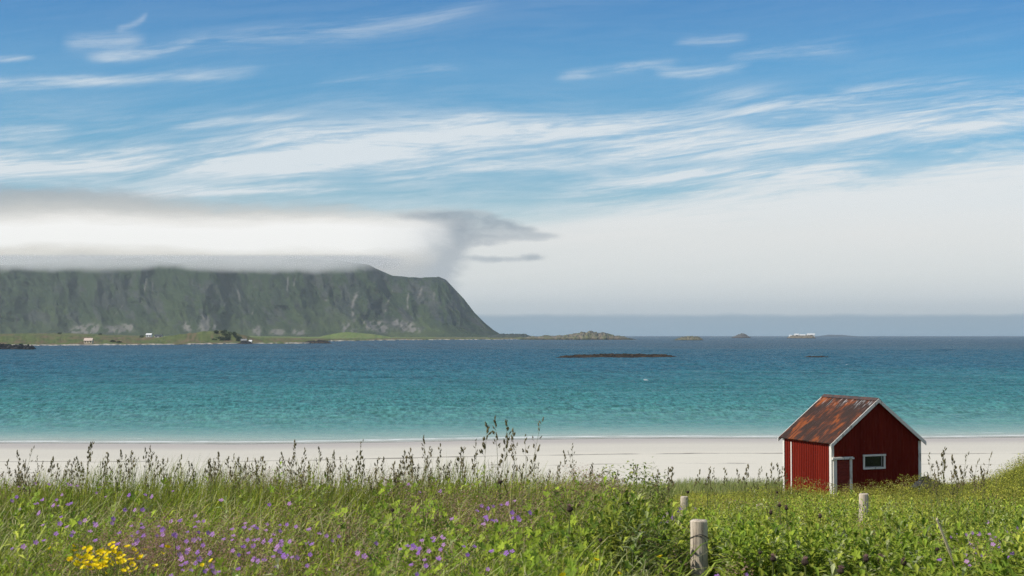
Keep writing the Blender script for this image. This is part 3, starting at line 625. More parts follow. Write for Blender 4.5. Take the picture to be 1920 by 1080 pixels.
# fence posts
m, t, o = newmat('weathered_post_wood'); X, Y, Z = sepxyz(ocoord())
n = noise(xyz(X*14.0, Y*14.0, Z*2.2), 1.0, 6, .65); n2 = noise(xyz(X*70.0, Y*70.0, Z*3.0), 1.0, 4, .6)
c = mixc(sstep(.3, .7, n), (.52, .43, .32), (.74, .64, .50)); c = mixc(sstep(.52, .60, n2)*.8, c, (.17, .14, .11))
princ(t, o, c, .85, .15, n2, .5, .006); M_post = m
M_wire = simple('rusty_wire', (.055, .05, .045), .6)
def post(px, Y, top, rad, lean, label, wire=False, seed=0):
    X = (px-960)/F*Y; z1 = EYE+(HOR-top)/F*Y; z0 = float(groundZ(X, Y))-.1; h = z1-z0; N = 22; V = []; rr = random.Random(seed)
    r = empty('fence_post', (X, Y, z0), label, 'fence post', 'old wooden fence posts in the meadow')
    ph = [rr.uniform(0, 6.28) for _ in range(4)]; L = 14
    for j in range(L+2):
        f = min(j/L, 1); zz = h*f; sh_ = 1.0 if j <= L else .86
        for i in range(N):
            a = 2*math.pi*i/N; w = rad*sh_*(1+.03*math.sin(2*a+ph[0])+.02*math.sin(5*a+ph[1])+.015*math.sin(3*f*6+a+ph[2]))
            V.append((lean*zz+w*math.cos(a), w*math.sin(a), zz + (.0015*math.sin(3*a+ph[3]) if j >= L else 0)+(.006 if j > L else 0)))
    V.append((lean*h, 0, h+.007)); m = MB(); nn_ = len(V)-1
    m.add(V, [(j*N+i, j*N+(i+1) % N, (j+1)*N+(i+1) % N, (j+1)*N+i) for j in range(L+1) for i in range(N)], [((L+1)*N+i, (L+1)*N+(i+1) % N, nn_) for i in range(N)])
    m.build('post', M_post, r)
    if wire:
        P_ = []
        for i in range(25):
            a = 2*math.pi*i/24; zz = h-.088-.022*math.cos(a-2.2)-.03*max(0, math.cos(a)); P_.append((lean*zz+(rad+.004)*math.cos(a), (rad+.004)*math.sin(a), zz))
        m = MB(); m.tube(P_, .0022, 5, False); m.blob((lean*h+.003, -rad-.006, h-.082), (.005, .006)); 
        m.tube([(lean*h+.0, -rad-.006, h-.082), (.02, -rad-.003, h-.10), (rad*.85, -rad*.6, h-.16), (rad+.006, -.0, h-.24)], .0018, 5); m.build('wire', M_wire, r)
post(1311, 8.4, 975, .050, -.012, 'pale round wooden fence post with a wire loop, nearest of the posts', True, 1)
post(1614, 17.5, 925, .058, .03, 'grey leaning fence post in the leaves in front of the red hut window', False, 2)
post(1424, 24.0, 944, .055, -.03, 'small grey post stump in the leaves left of the red hut door', False, 3)
post(1277, 20.0, 930, .052, .05, 'grey post half hidden in weeds behind the nearest fence post', False, 4)
# ------------------------------------------------------------------ vegetation generators
def rnd(n, a, b): return rng.uniform(a, b, n)
def wedge(n, Y0, Y1, t0=-.385, t1=.385, pw=2.0):
    Y = (Y0**pw + (Y1**pw-Y0**pw)*rng.uniform(0, 1, n))**(1/pw); t = rng.uniform(t0, t1, n)
    t = np.where((np.abs(t-.1315) < .017) & (Y > 5.2) & (Y < 8.35), t+.04, t); return t*Y, Y, t     # trampled strip in front of the nearest post
def blades(X, Y, h, w, col, lean=.35, wind=(.25, -.05), flat=0.0):
    n = len(X); Z = groundZ(X, Y)-.02; yaw = rnd(n, 0, 2*np.pi); la = rnd(n, 0, lean)*h
    dxx = np.cos(yaw)*la + wind[0]*h*rnd(n, 0, 1); dyy = np.sin(yaw)*la + wind[1]*h
    fa = rnd(n, 0, np.pi); wx, wy = np.cos(fa), np.sin(fa)*.6
    out = []
    for s_, wf in ((0, .8), (.45, 1.0), (.8, .6)):
        cx = X+dxx*s_**2; cy = Y+dyy*s_**2; cz = Z+h*s_*(1-.12*s_)
        for sg in (-1, 1): out.append(np.stack([cx+sg*wx*w*wf/2, cy+sg*wy*w*wf/2, cz], -1))
    out.append(np.stack([X+dxx, Y+dyy, Z+h*(.88 - .35*np.clip(la/np.maximum(h, .01)-.15, 0, 1))], -1))
    V = np.stack(out, 1).reshape(-1, 3); b = np.arange(n)[:, None]*7
    q = np.concatenate([b+[0, 1, 3, 2], b+[2, 3, 5, 4]]); t_ = b+[4, 5, 6]
    return V, q, t_, np.repeat(col, 7, 0)
def leaves(P, D, L, Wd, col, droop=.35):
    """leaf with a folded midrib: base, left, right, mid, tip"""
    n = len(P); up = np.array([0, 0, 1.0]); side = np.cross(D, up); side /= np.linalg.norm(side, axis=1)[:, None]+1e-6
    nr = np.cross(side, D); L = L[:, None]; Wd = Wd[:, None]
    mid = P + D*L*.5 - nr*L*.0; tip = P + D*L - up*L*droop
    lf = P+D*L*.42+side*Wd*.5+nr*Wd*.22; rt = P+D*L*.42-side*Wd*.5+nr*Wd*.22
    V = np.stack([P, lf, rt, mid, tip], 1).reshape(-1, 3); b = np.arange(n)[:, None]*5
    t_ = np.concatenate([b+[0, 2, 3], b+[0, 3, 1], b+[2, 4, 3], b+[3, 4, 1]])
    return V, np.zeros((0, 4), int), t_, np.repeat(col, 5, 0)
def join(parts):
    V, Q, T, C = [], [], [], []; o_ = 0
    for v_, q, t_, c in parts: V.append(v_); Q.append(q+o_); T.append(t_+o_); C.append(c); o_ += len(v_)
    return np.concatenate(V), np.concatenate(Q), np.concatenate(T), np.concatenate(C)
def build(name, parts, mat, label, cat):
    V, Q, T, C = join(parts); return tag(obj(name, npmesh(name, V, Q, T, C), mat), label, cat, None, 'stuff')
def mixcol(n, cols, wts=None):
    cols = np.array(cols); i = rng.choice(len(cols), n, p=wts); j = rng.choice(len(cols), n, p=wts); f = rng.uniform(0, .6, n)[:, None]
    return (cols[i]*(1-f)+cols[j]*f)*rng.uniform(.75, 1.25, n)[:, None]
GREENS = [(.30, .36, .030), (.40, .41, .05), (.15, .22, .025), (.38, .35, .10), (.10, .15, .02), (.40, .34, .17)]
GW = [.27, .24, .20, .12, .12, .05]
def leafzone(X, Y): return np.clip(ss(-.05, .07, X/Y + (8.6-Y)*.03 + .14*(fbm(X*.7, Y*.7, 3, 102)-.5)), .36, 1)
parts = []
X, Y, t_ = wedge(90000, 4.6, 13.4); hole = fbm(X*1.7, Y*1.7, 3, 99) > .41; X, Y, t_ = X[hole], Y[hole], t_[hole]; h = rnd(len(X), .16, .50)*(1-.25*ss(.1, .2, t_))*(.8+.5*fbm(X*.8, Y*.8, 3, 101)); keep = rng.uniform(0, 1, len(X)) > .66*leafzone(X, Y)*(Y < 12); X, Y, h = X[keep], Y[keep], h[keep]
tone = (.70 + 1.15*fbm(X*1.1, Y*1.1, 3, 98))[:, None]; parts.append(blades(X, Y, h, rnd(len(X), .0035, .009), mixcol(len(X), GREENS, GW)*tone, .65, (.38, -.1)))
# dry pale stems lying across
X, Y, t_ = wedge(5200, 5, 12.5, -.385, .1); parts.append(blades(X, Y, rnd(len(X), .35, .58), rnd(len(X), .003, .006), mixcol(len(X), [(.62, .56, .30), (.46, .50, .17)]), .9, (.7, -.05)))
# tussocks along the crest, backlit fringe
X, Y, t_ = wedge(19000, 9.5, 12.2, -.385, .12); parts.append(blades(X, Y, rnd(len(X), .30, .64)*(1-.35*ss(.0, .06, t_))*(.7+.6*fbm(X*1.3, Y*1.3, 3, 103)), rnd(len(X), .002, .005), mixcol(len(X), GREENS, GW), .3, (.18, 0)))
# broad near leaves at left
Xl, Yl, t_ = wedge(1500, 5.2, 10.5, -.385, .14); parts.append(blades(Xl, Yl, rnd(1500, .34, .56), rnd(1500, .008, .015), mixcol(1500, [(.30, .40, .05), (.42, .46, .10), (.20, .30, .03)]), .8, (.45, -.1)))
Xl = rnd(420, -1.75, -.75); Yl = rnd(420, 3.9, 5.6); parts.append(blades(Xl, Yl, rnd(420, .45, .80), rnd(420, .007, .013), mixcol(420, [(.20, .30, .04), (.14, .22, .03), (.30, .33, .08)]), .5, (.25, 0)))
# slope towards the hut
X, Y, t_ = wedge(46000, 13, 30, .0, .39); parts.append(blades(X, Y, rnd(len(X), .16, .40), rnd(len(X), .006, .012), mixcol(len(X), GREENS, GW)))
X, Y, t_ = wedge(80000, 28, 68, .02, .40); hf = .6+.8*fbm(X*.35, Y*.35, 3, 104)
inh = (lambda cx, cy: (cx > .0) & (cx < HW) & (cy > 0) & (cy < HL))(*(lambda a, b: (a*math.cos(HA)+b*math.sin(HA), -a*math.sin(HA)+b*math.cos(HA)))(X-11.2, Y-50)) ; X, Y, hf = X[~inh], Y[~inh], hf[~inh]
parts.append(blades(X, Y, rnd(len(X), .16, .42)*hf, rnd(len(X), .012, .022), mixcol(len(X), [(.24, .27, .04), (.30, .30, .06), (.15, .20, .03), (.36, .33, .12)])))
X, Y, t_ = wedge(9000, 52, 66, .06, .24); parts.append(blades(X, Y, rnd(len(X), .35, .75), rnd(len(X), .010, .018), mixcol(len(X), [(.34, .40, .10), (.46, .45, .20), (.22, .28, .07)]), .3))
build('meadow_grass', parts, M_leaf, 'yellow green meadow grass covering the dune', 'grass')
# leafy shoots: stems with lance-shaped leaves
def shoots(n, Y0, Y1, t0, t1, nl, hh, L, Wd, cols, wts, zone=True, nodX=None, stem=True):
    X, Y, t_ = wedge(n, Y0, Y1, t0, t1)
    if zone: k = rng.uniform(0, 1, n) < leafzone(X, Y)*ss(.40, .54, fbm(X*1.2, Y*1.2, 3, 105)); X, Y = X[k], Y[k]
    k = ~((np.abs(X/Y-.1315) < .016) & (Y < 8.6)); X, Y = X[k], Y[k]
    n = len(X); H = rnd(n, *hh)*(.45+1.1*fbm(X*.9, Y*.9, 3, 106)); Z = groundZ(X, Y); lx, ly = rnd(n, -.12, .16), rnd(n, -.12, .08); base = mixcol(n, cols, wts)*(.25+1.5*fbm(X*.6, Y*.6, 4, 107)+.12)[:, None]
    P, D, LL, WW, CC = [], [], [], [], []
    a0 = rnd(n, 0, 6.28)
    for k in range(nl):
        f = .25+.75*(k+.5)/nl; a = a0+k*2.4+rnd(n, -.3, .3); el = .15+.9*f*f + rnd(n, -.25, .25)
        P.append(np.stack([X+lx*H*f, Y+ly*H*f, Z+H*f], -1)); D.append(np.stack([np.cos(a)*np.cos(el), np.sin(a)*np.cos(el), np.sin(el)], -1))
        s_ = (1.05-.5*abs(f-.55)*1.4)*rnd(n, .75, 1.2); LL.append(rnd(n, *L)*s_); WW.append(rnd(n, *Wd)*s_); CC.append(base*rnd(n, .8, 1.25)[:, None]*(.9+.25*f))
    out = [leaves(np.concatenate(P), np.concatenate(D), np.concatenate(LL), np.concatenate(WW), np.concatenate(CC))]
    if stem: out.append(blades(X, Y, H*1.02, np.full(n, .005), base*.9, .05, (.02, -.02)))
    return out
LG = [(.20, .28, .026), (.30, .34, .040), (.11, .18, .020), (.40, .42, .07), (.38, .40, .20)]; LW = [.32, .26, .24, .10, .08]
parts = shoots(3600, 5.0, 13, -.385, .39, 15, (.26, .46), (.065, .11), (.016, .028), LG, LW)
parts += shoots(1500, 5.2, 9.5, .06, .39, 17, (.34, .50), (.09, .15), (.022, .036), LG, LW)
parts += shoots(4200, 12.5, 24, .02, .39, 11, (.22, .46), (.06, .12), (.016, .032), LG, LW, False)
parts += shoots(4200, 23, 40, .04, .39, 9, (.2, .5), (.07, .13), (.02, .04), [(.26, .28, .035), (.34, .33, .06), (.15, .18, .03)], None, False)
build('leafy_undergrowth', parts, M_leaf, 'bright green leafy undergrowth with lance shaped leaves', 'undergrowth')
# lady's mantle: low mounds of yellow green froth on the slope
def froth(n, Y0, Y1, t0, t1, s, cols, h0, h1, patch, thr, seed, npc=26, rad=.13, zs=.35):
    X, Y, t_ = wedge(n, Y0, Y1, t0, t1); k = fbm(X*patch, Y*patch, 3, seed) > thr; X, Y = X[k], Y[k]; n = len(X)
    Z = groundZ(X, Y)+rnd(n, h0, h1); X, Y, Z = [np.repeat(a, npc) for a in (X, Y, Z)]; base = np.repeat(mixcol(n, cols), npc, 0); N = len(X)
    r_ = rad*np.sqrt(rng.uniform(0, 1, N)); a = rnd(N, 0, 6.28); P = np.stack([X+r_*np.cos(a), Y+r_*np.sin(a), Z - r_*r_/rad*.6 + rnd(N, -zs, zs)*rad], -1)
    d = rng.normal(size=(N, 3)); d[:, 2] = np.abs(d[:, 2])*.6; d /= np.linalg.norm(d, axis=1)[:, None]
    return [leaves(P, d, rnd(N, .6, 1.4)*s, rnd(N, .5, 1.0)*s, base*rnd(N, .7, 1.35)[:, None], .1)]
YG = [(.38, .37, .045), (.46, .42, .08), (.27, .31, .04)]
parts = froth(3000, 15, 30, .02, .39, .022, YG, .25, .42, .5, .47, 201) + froth(6500, 25, 50, .05, .39, .04, YG, .22, .50, .3, .38, 202, 16, .25) + froth(420, 43, 49.5, .20, .30, .045, YG+[(.30, .24, .12)], .35, .75, .9, .47, 204, 18, .20) + froth(900, 8.5, 15, .0, .39, .014, YG, .32, .45, .7, .52, 203)
build('yellow_green_bloom', parts, M_leaf, 'yellow green frothy bloom of low meadow herbs', 'ground cover')
# fading brown and dusky pink bloom
BR = [(.36, .23, .15), (.27, .15, .11), (.42, .30, .20), (.17, .11, .065)]
parts = froth(4600, 5.2, 12.0, -.385, .12, .012, BR, .28, .45, .75, .49, 301, 28, .09, .8) + froth(700, 5.5, 12, .1, .39, .011, BR, .28, .42, .8, .56, 302, 24, .09, .7) + froth(1500, 13, 30, .08, .39, .020, BR, .28, .42, .5, .56, 303, 20, .14, .7)
PK = [(.48, .27, .27), (.42, .23, .19)]
X0, Y0_ = hit(275, 1018, .36)
for (px, py, nn_) in ((262, 1015, 34), (300, 1005, 24), (240, 1025, 16), (340, 1045, 16), (905, 968, 14), (950, 975, 14), (800, 1040, 18), (520, 1030, 12), (1852, 1010, 16)):
    X0, Y0_ = hit(px, py, .38); n_ = nn_*90; a = rng.normal(size=(n_, 2)); Xp = X0+a[:, 0]*.19; Yp = Y0_+a[:, 1]*.26
    P = np.stack([Xp, Yp, groundZ(Xp, Yp)+rnd(n_, .24, .42)], -1); dd_ = rng.normal(size=(n_, 3)); dd_ /= np.linalg.norm(dd_, axis=1)[:, None]
    parts.append(leaves(P, dd_, rnd(n_, .005, .012), rnd(n_, .004, .009), mixcol(n_, PK+BR[:2]), .1))
build('dusky_seed_bloom', parts, M_leaf, 'dusky pink and brown seeding herbs among the grass', 'ground cover')
# broad lobed leaves low in the meadow
def lobed(n, t0, t1, thr):
    X, Y, t_ = wedge(n, 5, 11.5, t0, t1); k = fbm(X*.8, Y*.8, 3, 401) > thr; X, Y = X[k], Y[k]; n = len(X); Z = groundZ(X, Y)+rnd(n, .18, .40)
    R = rnd(n, .016, .034); yaw = rnd(n, 0, 6.28); tx, ty = rnd(n, -.8, .8), rnd(n, -.2, 1.2); K = 15; V = [np.stack([X, Y, Z-.008], -1)]
    for k in range(K):
        a = yaw+2*np.pi*k/K*.94; r_ = R*(1.0 if k % 3 == 1 else (.78 if k % 3 == 0 else .58)); ex, ey = r_*np.cos(a), r_*np.sin(a); V.append(np.stack([X+ex, Y+ey, Z+ex*tx+ey*ty+.004*(k % 2)], -1))
    V = np.stack(V, 1).reshape(-1, 3); b = np.arange(n)[:, None]*(K+1); T = np.concatenate([b+[0, k+1, k+2] for k in range(K-1)])
    return [(V, np.zeros((0, 4), int), T, np.repeat(mixcol(n, [(.22, .32, .03), (.34, .43, .04), (.13, .21, .025)]), K+1, 0))]
build('lobed_leaves', lobed(1700, -.10, .06, .50) + lobed(2000, -.385, .385, .48), M_leaf, 'round lobed cranesbill leaves low among the grass', 'foliage')
# ------------------------------------------------------------------ single plants
M_stem = leafmat('stem_green', .1, .6, False, ((.10, .13, .03), (.17, .18, .06)))
M_pan = leafmat('brown_seed_head', .15, .7, False, ((.12, .11, .045), (.22, .175, .085)))
M_purple = leafmat('purple_petal', .35, .6, False, ((.36, .15, .60), (.62, .33, .62)))
M_yellow = leafmat('yellow_petal', .25, .35, False, ((.95, .78, .02), (.92, .66, .01)))
M_head = simple('dark_seed_cone', (.055, .035, .025), .9, .4, 80.0, .3); M_pinkh = simple('pink_thistle_tuft', (.32, .18, .17), .8, .4, 90.0, .3)
def cp(o, loc, sc=(1, 1, 1), rz=0.0, first=False):
    r = o if first else o.copy()
    if not first: COL.objects.link(r)
    r.location = loc; r.scale = sc; r.rotation_euler = (0, 0, rz)
    if not first:
        for ch in o.children:
            c = ch.copy(); COL.objects.link(c); c.parent = r
    return r
def seedgrass(seed, loose):
    rr = random.Random(seed); r = bpy.data.objects.new('seed_head_grass', None); r.empty_display_size = .05; link(r)
    bend = rr.uniform(-.10, .16); m = MB(); pts = [(bend*f*f, 0, f) for f in (0, .25, .5, .75, .9, 1)]; m.tube(pts, [.0022, .002, .0018, .0014, .001, .0006], 4, False)
    for s_, l_ in ((.28, .28), (.5, .22)):
        a = rr.uniform(0, 6.28); dx_, dy_ = math.cos(a), math.sin(a); b = (bend*s_*s_, 0, s_)
        c = [(b[0]+dx_*l_*f*.6, b[1]+dy_*l_*f*.6, b[2]+l_*(f-.55*f*f)) for f in (0, .35, .7, 1)]; w_ = (.0025, .004, .003, .0004)
        for i in range(3): m.add([(c[i][0]-dy_*w_[i], c[i][1]+dx_*w_[i], c[i][2]), (c[i][0]+dy_*w_[i], c[i][1]-dx_*w_[i], c[i][2]), (c[i+1][0]+dy_*w_[i+1], c[i+1][1]-dx_*w_[i+1], c[i+1][2]), (c[i+1][0]-dy_*w_[i+1], c[i+1][1]+dx_*w_[i+1], c[i+1][2])], [(0, 1, 2, 3)])
    m.build('stem', M_stem, r); m = MB(); z0 = .78 if not loose else .66
    nb = 9 if not loose else 11
    for i in range(nb):
        f = i/(nb-1); z = z0+(1-z0)*f; a = rr.uniform(0, 6.28); l_ = (1-f)**.8*(.055 if not loose else .085)*rr.uniform(.5, 1.2)+.004; e = rr.uniform(.6, 1.2)
        b = Vector((bend*z*z, 0, z)); d_ = Vector((math.cos(a)*math.cos(e), math.sin(a)*math.cos(e), math.sin(e))); tip = b+d_*l_
        if l_ > .012: m.tube([b, b.lerp(tip, .5)+Vector((0, 0, .003)), tip], .0007, 3, False)
        for _ in range(rr.choice((2, 3, 4)) if not loose else rr.choice((1, 2))):
            o3 = Vector((rr.uniform(-.007, .007), rr.uniform(-.007, .007), rr.uniform(-.012, .012))); dd = (d_+Vector((rr.uniform(-.4, .4), rr.uniform(-.4, .4), .6))).normalized()
            m.blob(tip+o3, (rr.uniform(.0042, .0068), rr.uniform(.011, .021)), dd, 4)
    m.build('seed_head', M_pan, r); return r
protos = [seedgrass(s_, s_ % 3 == 2) for s_ in range(9)]; used = set()
def put(kind, loc, sc, rz, label, cat, group):
    lst = kind if isinstance(kind, list) else [kind]; p = random.choice(lst)
    o_ = cp(p, loc, sc, rz, first=p.name not in used); used.add(p.name)
    return tag(o_, label, cat, group)
TOPS = [(32, 837), (45, 845), (78, 855), (23, 870), (15, 885), (38, 880), (113, 865), (155, 830), (163, 831), (175, 855), (190, 853), (205, 850), (220, 848), (232, 852), (255, 847), (265, 850), (278, 843), (290, 838), (300, 855), (310, 862), (330, 855), (345, 868), (358, 866), (375, 880), (395, 852), (408, 860), (435, 857), (447, 852), (465, 870), (475, 858), (487, 860), (497, 858), (520, 868), (535, 848), (550, 862), (561, 828), (567, 842), (585, 865), (605, 838), (612, 842), (622, 850),
        (660, 825), (655, 855), (680, 848), (712, 858), (740, 848), (755, 842), (765, 852), (778, 855), (787, 845), (803, 820), (800, 838), (825, 833), (845, 842), (850, 840), (873, 850), (903, 795), (938, 785), (953, 792), (981, 785), (968, 808), (990, 817), (900, 825), (930, 830), (955, 833), (982, 855), (1062, 845), (1078, 833), (1084, 846), (1100, 868), (1048, 875), (1180, 872), (1192, 877), (1237, 883), (1250, 875), (1257, 878), (1330, 875), (1342, 878), (1386, 880), (1400, 880), (1445, 868), (1458, 875), (1463, 870),
        (1745, 850), (1752, 840), (1760, 865), (1772, 850), (1785, 848), (1795, 855), (1805, 858), (1832, 845), (1845, 875), (1738, 870)]
base_n = len(TOPS)
for _ in range(190):
    px = random.choice([random.uniform(0, 1010)]*7+[random.uniform(1010, 1480)]+[random.uniform(1730, 1850)]); TOPS.append((px, random.uniform(856, 894) if px < 1050 else random.uniform(872, 897)))
def zone(px):
    if px < 330: return 'brown seed head grass stalk rising against the white sand at the far left'
    if px < 640: return 'brown seed head grass stalk rising against the white sand left of the middle'
    if px < 885: return 'brown seed head grass stalk against the sand just left of the tallest stalks'
    if px < 1010: return 'grass stalk in the tallest tuft whose seed heads reach over the water'
    if px < 1120: return 'grass stalk in the small tuft right of the tallest seed heads'
    if px < 1500: return 'thin grass stalk against the sand between the green bush and the red hut'
    return 'grass stalk in the tuft to the right of the red hut'
for i, (px, py) in enumerate(TOPS):
    Y = random.uniform(8.8, 11.4) if px < 1020 else (random.uniform(9.5, 12.5) if px < 1290 else random.uniform(12, 16))
    if px > 885 and px < 1010 and py < 835: Y = random.uniform(8.6, 9.6)
    X = (px-960)/F*Y; z0 = float(groundZ(X, Y)); H = EYE+(HOR-py)/F*Y-z0; sxy = min(max(H, .5), 1.0)*1.0
    put(protos, (X, Y, z0), (sxy, sxy, H), random.uniform(-.9, .9) if i % 4 else random.uniform(0, 6.28), zone(px), 'grass stalk', 'tall grass stalks with seed heads')
# ------------------------------------------------------------------ flowers
def cranesbill(seed):
    rr = random.Random(seed); m = MB(); r = bpy.data.objects.new('purple_flower', None); r.empty_display_size = .03; link(r)
    m.tube([(0, 0, -.20), (.01, 0, -.08), (0, 0, 0)], .0012, 4, False); m.build('stem', M_stem, r)
    m = MB(); R = .017; tilt = rr.uniform(.3, 1.1)
    rot = Matrix.Rotation(tilt, 3, 'X')
    for k in range(5):
        a = 2*math.pi*k/5; c, s_ = math.cos(a), math.sin(a)
        P_ = [(0, 0), (R*.45, -R*.30), (R*.95, -R*.42), (R*1.12, 0), (R*.95, R*.42), (R*.45, R*.30)]
        V = [rot @ Vector((c*u_-s_*v_, s_*u_+c*v_, .25*math.hypot(u_, v_)+(.003 if k % 2 else 0))) for u_, v_ in P_]; m.add(V, [(0, 1, 2, 3), (0, 3, 4, 5)])
    m.build('blossom', M_purple, r); return r
def buttercup(seed):
    rr = random.Random(seed); m = MB(); r = bpy.data.objects.new('yellow_flower', None); r.empty_display_size = .03; link(r)
    m.tube([(0, 0, -.20), (.012, 0, -.08), (0, 0, 0)], .0012, 4, False); m.build('stem', M_stem, r)
    m = MB(); R = .017; rot = Matrix.Rotation(rr.uniform(.2, .8), 3, 'X')
    for k in range(6):
        a = 2*math.pi*k/6; c, s_ = math.cos(a), math.sin(a); P_ = [(0, 0), (R*.5, -R*.4), (R, -R*.45), (R*1.1, 0), (R, R*.45), (R*.5, R*.4)]
        V = [rot @ Vector((c*u_-s_*v_, s_*u_+c*v_, .9*math.hypot(u_, v_)**1.0*(.7))) for u_, v_ in P_]; m.add(V, [(0, 1, 2, 3), (0, 3, 4, 5)])
    m.blob(rot @ Vector((0, 0, .006)), (.006, .006)); m.build('blossom', M_yellow, r); return r
CB = [cranesbill(k) for k in range(4)]; BC = [buttercup(k) for k in range(3)]
PU = [(180, 979), (184, 983), (173, 995), (138, 1002), (141, 997), (110, 999), (110, 936), (28, 1027), (49, 1023), (72, 1015), (262, 996), (307, 994), (331, 1003), (369, 987), (355, 996), (275, 927), (327, 920), (346, 1067), (362, 1067), (325, 1077), (225, 1019), (135, 909), (148, 910), (184, 923), (250, 985), (268, 981), (228, 998), (337, 1025), (306, 1023), (353, 1013), (85, 935), (87, 1012),
      (414, 1070), (450, 1065), (469, 1035), (515, 1001), (501, 993), (471, 991), (483, 989), (438, 991), (487, 1010), (523, 1023), (520, 1030), (527, 983), (540, 982), (601, 999), (614, 1003), (625, 1012), (637, 1004), (550, 1043), (515, 1042), (672, 1034), (402, 1000), (478, 1022), (587, 1019), (450, 1038),
      (827, 920), (788, 922), (767, 907), (915, 952), (925, 948), (895, 957), (903, 947), (960, 960), (952, 943), (993, 960), (973, 973), (913, 973), (848, 972), (813, 1008), (833, 1008), (792, 1012), (765, 1022), (773, 1028), (788, 1027), (752, 1028), (673, 1035), (827, 1028), (797, 1048), (823, 1045), (772, 1057), (877, 1038), (870, 1023), (890, 1023), (922, 1032), (960, 1032), (950, 1035), (915, 1065),
      (1235, 967), (1243, 968), (1240, 978), (1270, 958), (1302, 952), (1778, 1005), (1802, 1010), (1832, 998), (1883, 995), (1902, 988), (1808, 1050), (1813, 1058), (1885, 1043), (1397, 1075), (1342, 1078), (83, 937), (507, 945), (545, 943), (130, 906), (95, 908), (70, 905), (40, 912)]
def pzone(px, py):
    if px > 1700: return 'purple flower beside the pale dry stalk at the right edge'
    if px > 1180: return 'purple flower close to the nearest fence post'
    if px > 860 and py < 985: return 'purple flower in the middle patch under the tallest grass stalks'
    if px > 860: return 'purple flower low among the leaves right of the bright lobed leaves'
    if px > 660 and py < 985: return 'purple flower near the meadow crest left of the tallest grass stalks'
    if px > 660: return 'purple flower in the patch left of the bright lobed leaves'
    if py > 1055: return 'large purple flower at the bottom edge right of the yellow clump'
    if py < 960: return 'small purple flower on the meadow crest at left'
    if px > 395: return 'purple flower in the brown meadow patch left of centre'
    if px > 210: return 'purple flower above and right of the yellow clump'
    return 'purple flower at far left beside the broad grass blades'
for _ in range(150):
    c_ = random.choice([(300, 1005, 90, 22), (480, 1000, 70, 25), (560, 1035, 80, 25), (90, 950, 60, 25), (800, 1030, 45, 22), (930, 965, 45, 14), (370, 1050, 60, 18), (1840, 1015, 55, 25), (230, 960, 130, 30), (1260, 970, 30, 12)]); PU.append((random.gauss(c_[0], c_[2]*.6), min(1078, max(906, random.gauss(c_[1], c_[3]*.7)))))
for px, py in PU:
    X, Y = hit(px, py, .42); z = EYE+(HOR-py)/F*Y
    s_ = random.uniform(.5, .82)*(1.0 if Y < 12 else 1.3); put(CB, (X, Y, z), (s_,)*3, random.uniform(-.8, .8), pzone(px, py), 'flower', 'purple cranesbill flowers in the meadow')
YL = [(262, 1036, 'yellow flower just right of the yellow clump, left one of the upper pair'), (275, 1029, 'yellow flower just right of the yellow clump, right one of the upper pair'), (307, 1036, 'single yellow flower in the pink brown patch'), (295, 1060, 'single yellow flower below the pink brown patch'), (262, 1063, 'yellow flower at the lower right rim of the yellow clump'), (400, 1050, 'lone flat yellow flower left of centre near the bottom'),
      (317, 1025, 'small orange yellow bloom at the top of the pink brown patch'), (99, 1027, 'yellow flower left of the yellow clump among grass blades'), (142, 1023, 'yellow flower above the left end of the yellow clump'), (235, 1070, 'yellow flower below the yellow clump by the bottom edge'), (383, 1058, 'dull yellow flower just left of the lone flat yellow one'),
      (1116, 1049, 'bright yellow flower in dark leaves left of the nearest post'), (1160, 1074, 'yellow flower at the bottom edge left of the nearest post'), (1055, 1078, 'yellow flower cut by the bottom edge at centre'), (1236, 1043, 'small yellow flower close to the left of the nearest post'), (1916, 998, 'upper yellow bloom at the right edge'), (1913, 1007, 'lower yellow bloom at the right edge')]
for k in range(96):
    a = random.gauss(0, 1), random.gauss(0, 1); YL.append((204+a[0]*34+(8 if k % 3 == 0 else -4), 1047+a[1]*14, 'yellow flower in the dense yellow clump at lower left'))
for px, py, lb in YL:
    X, Y = hit(px, py, .43); z = EYE+(HOR-py)/F*Y; s_ = random.uniform(.5, .9)
    o_ = put(BC, (X, Y, z), (s_,)*3, random.uniform(0, 6.28), lb, 'flower', 'yellow flowers in the meadow')
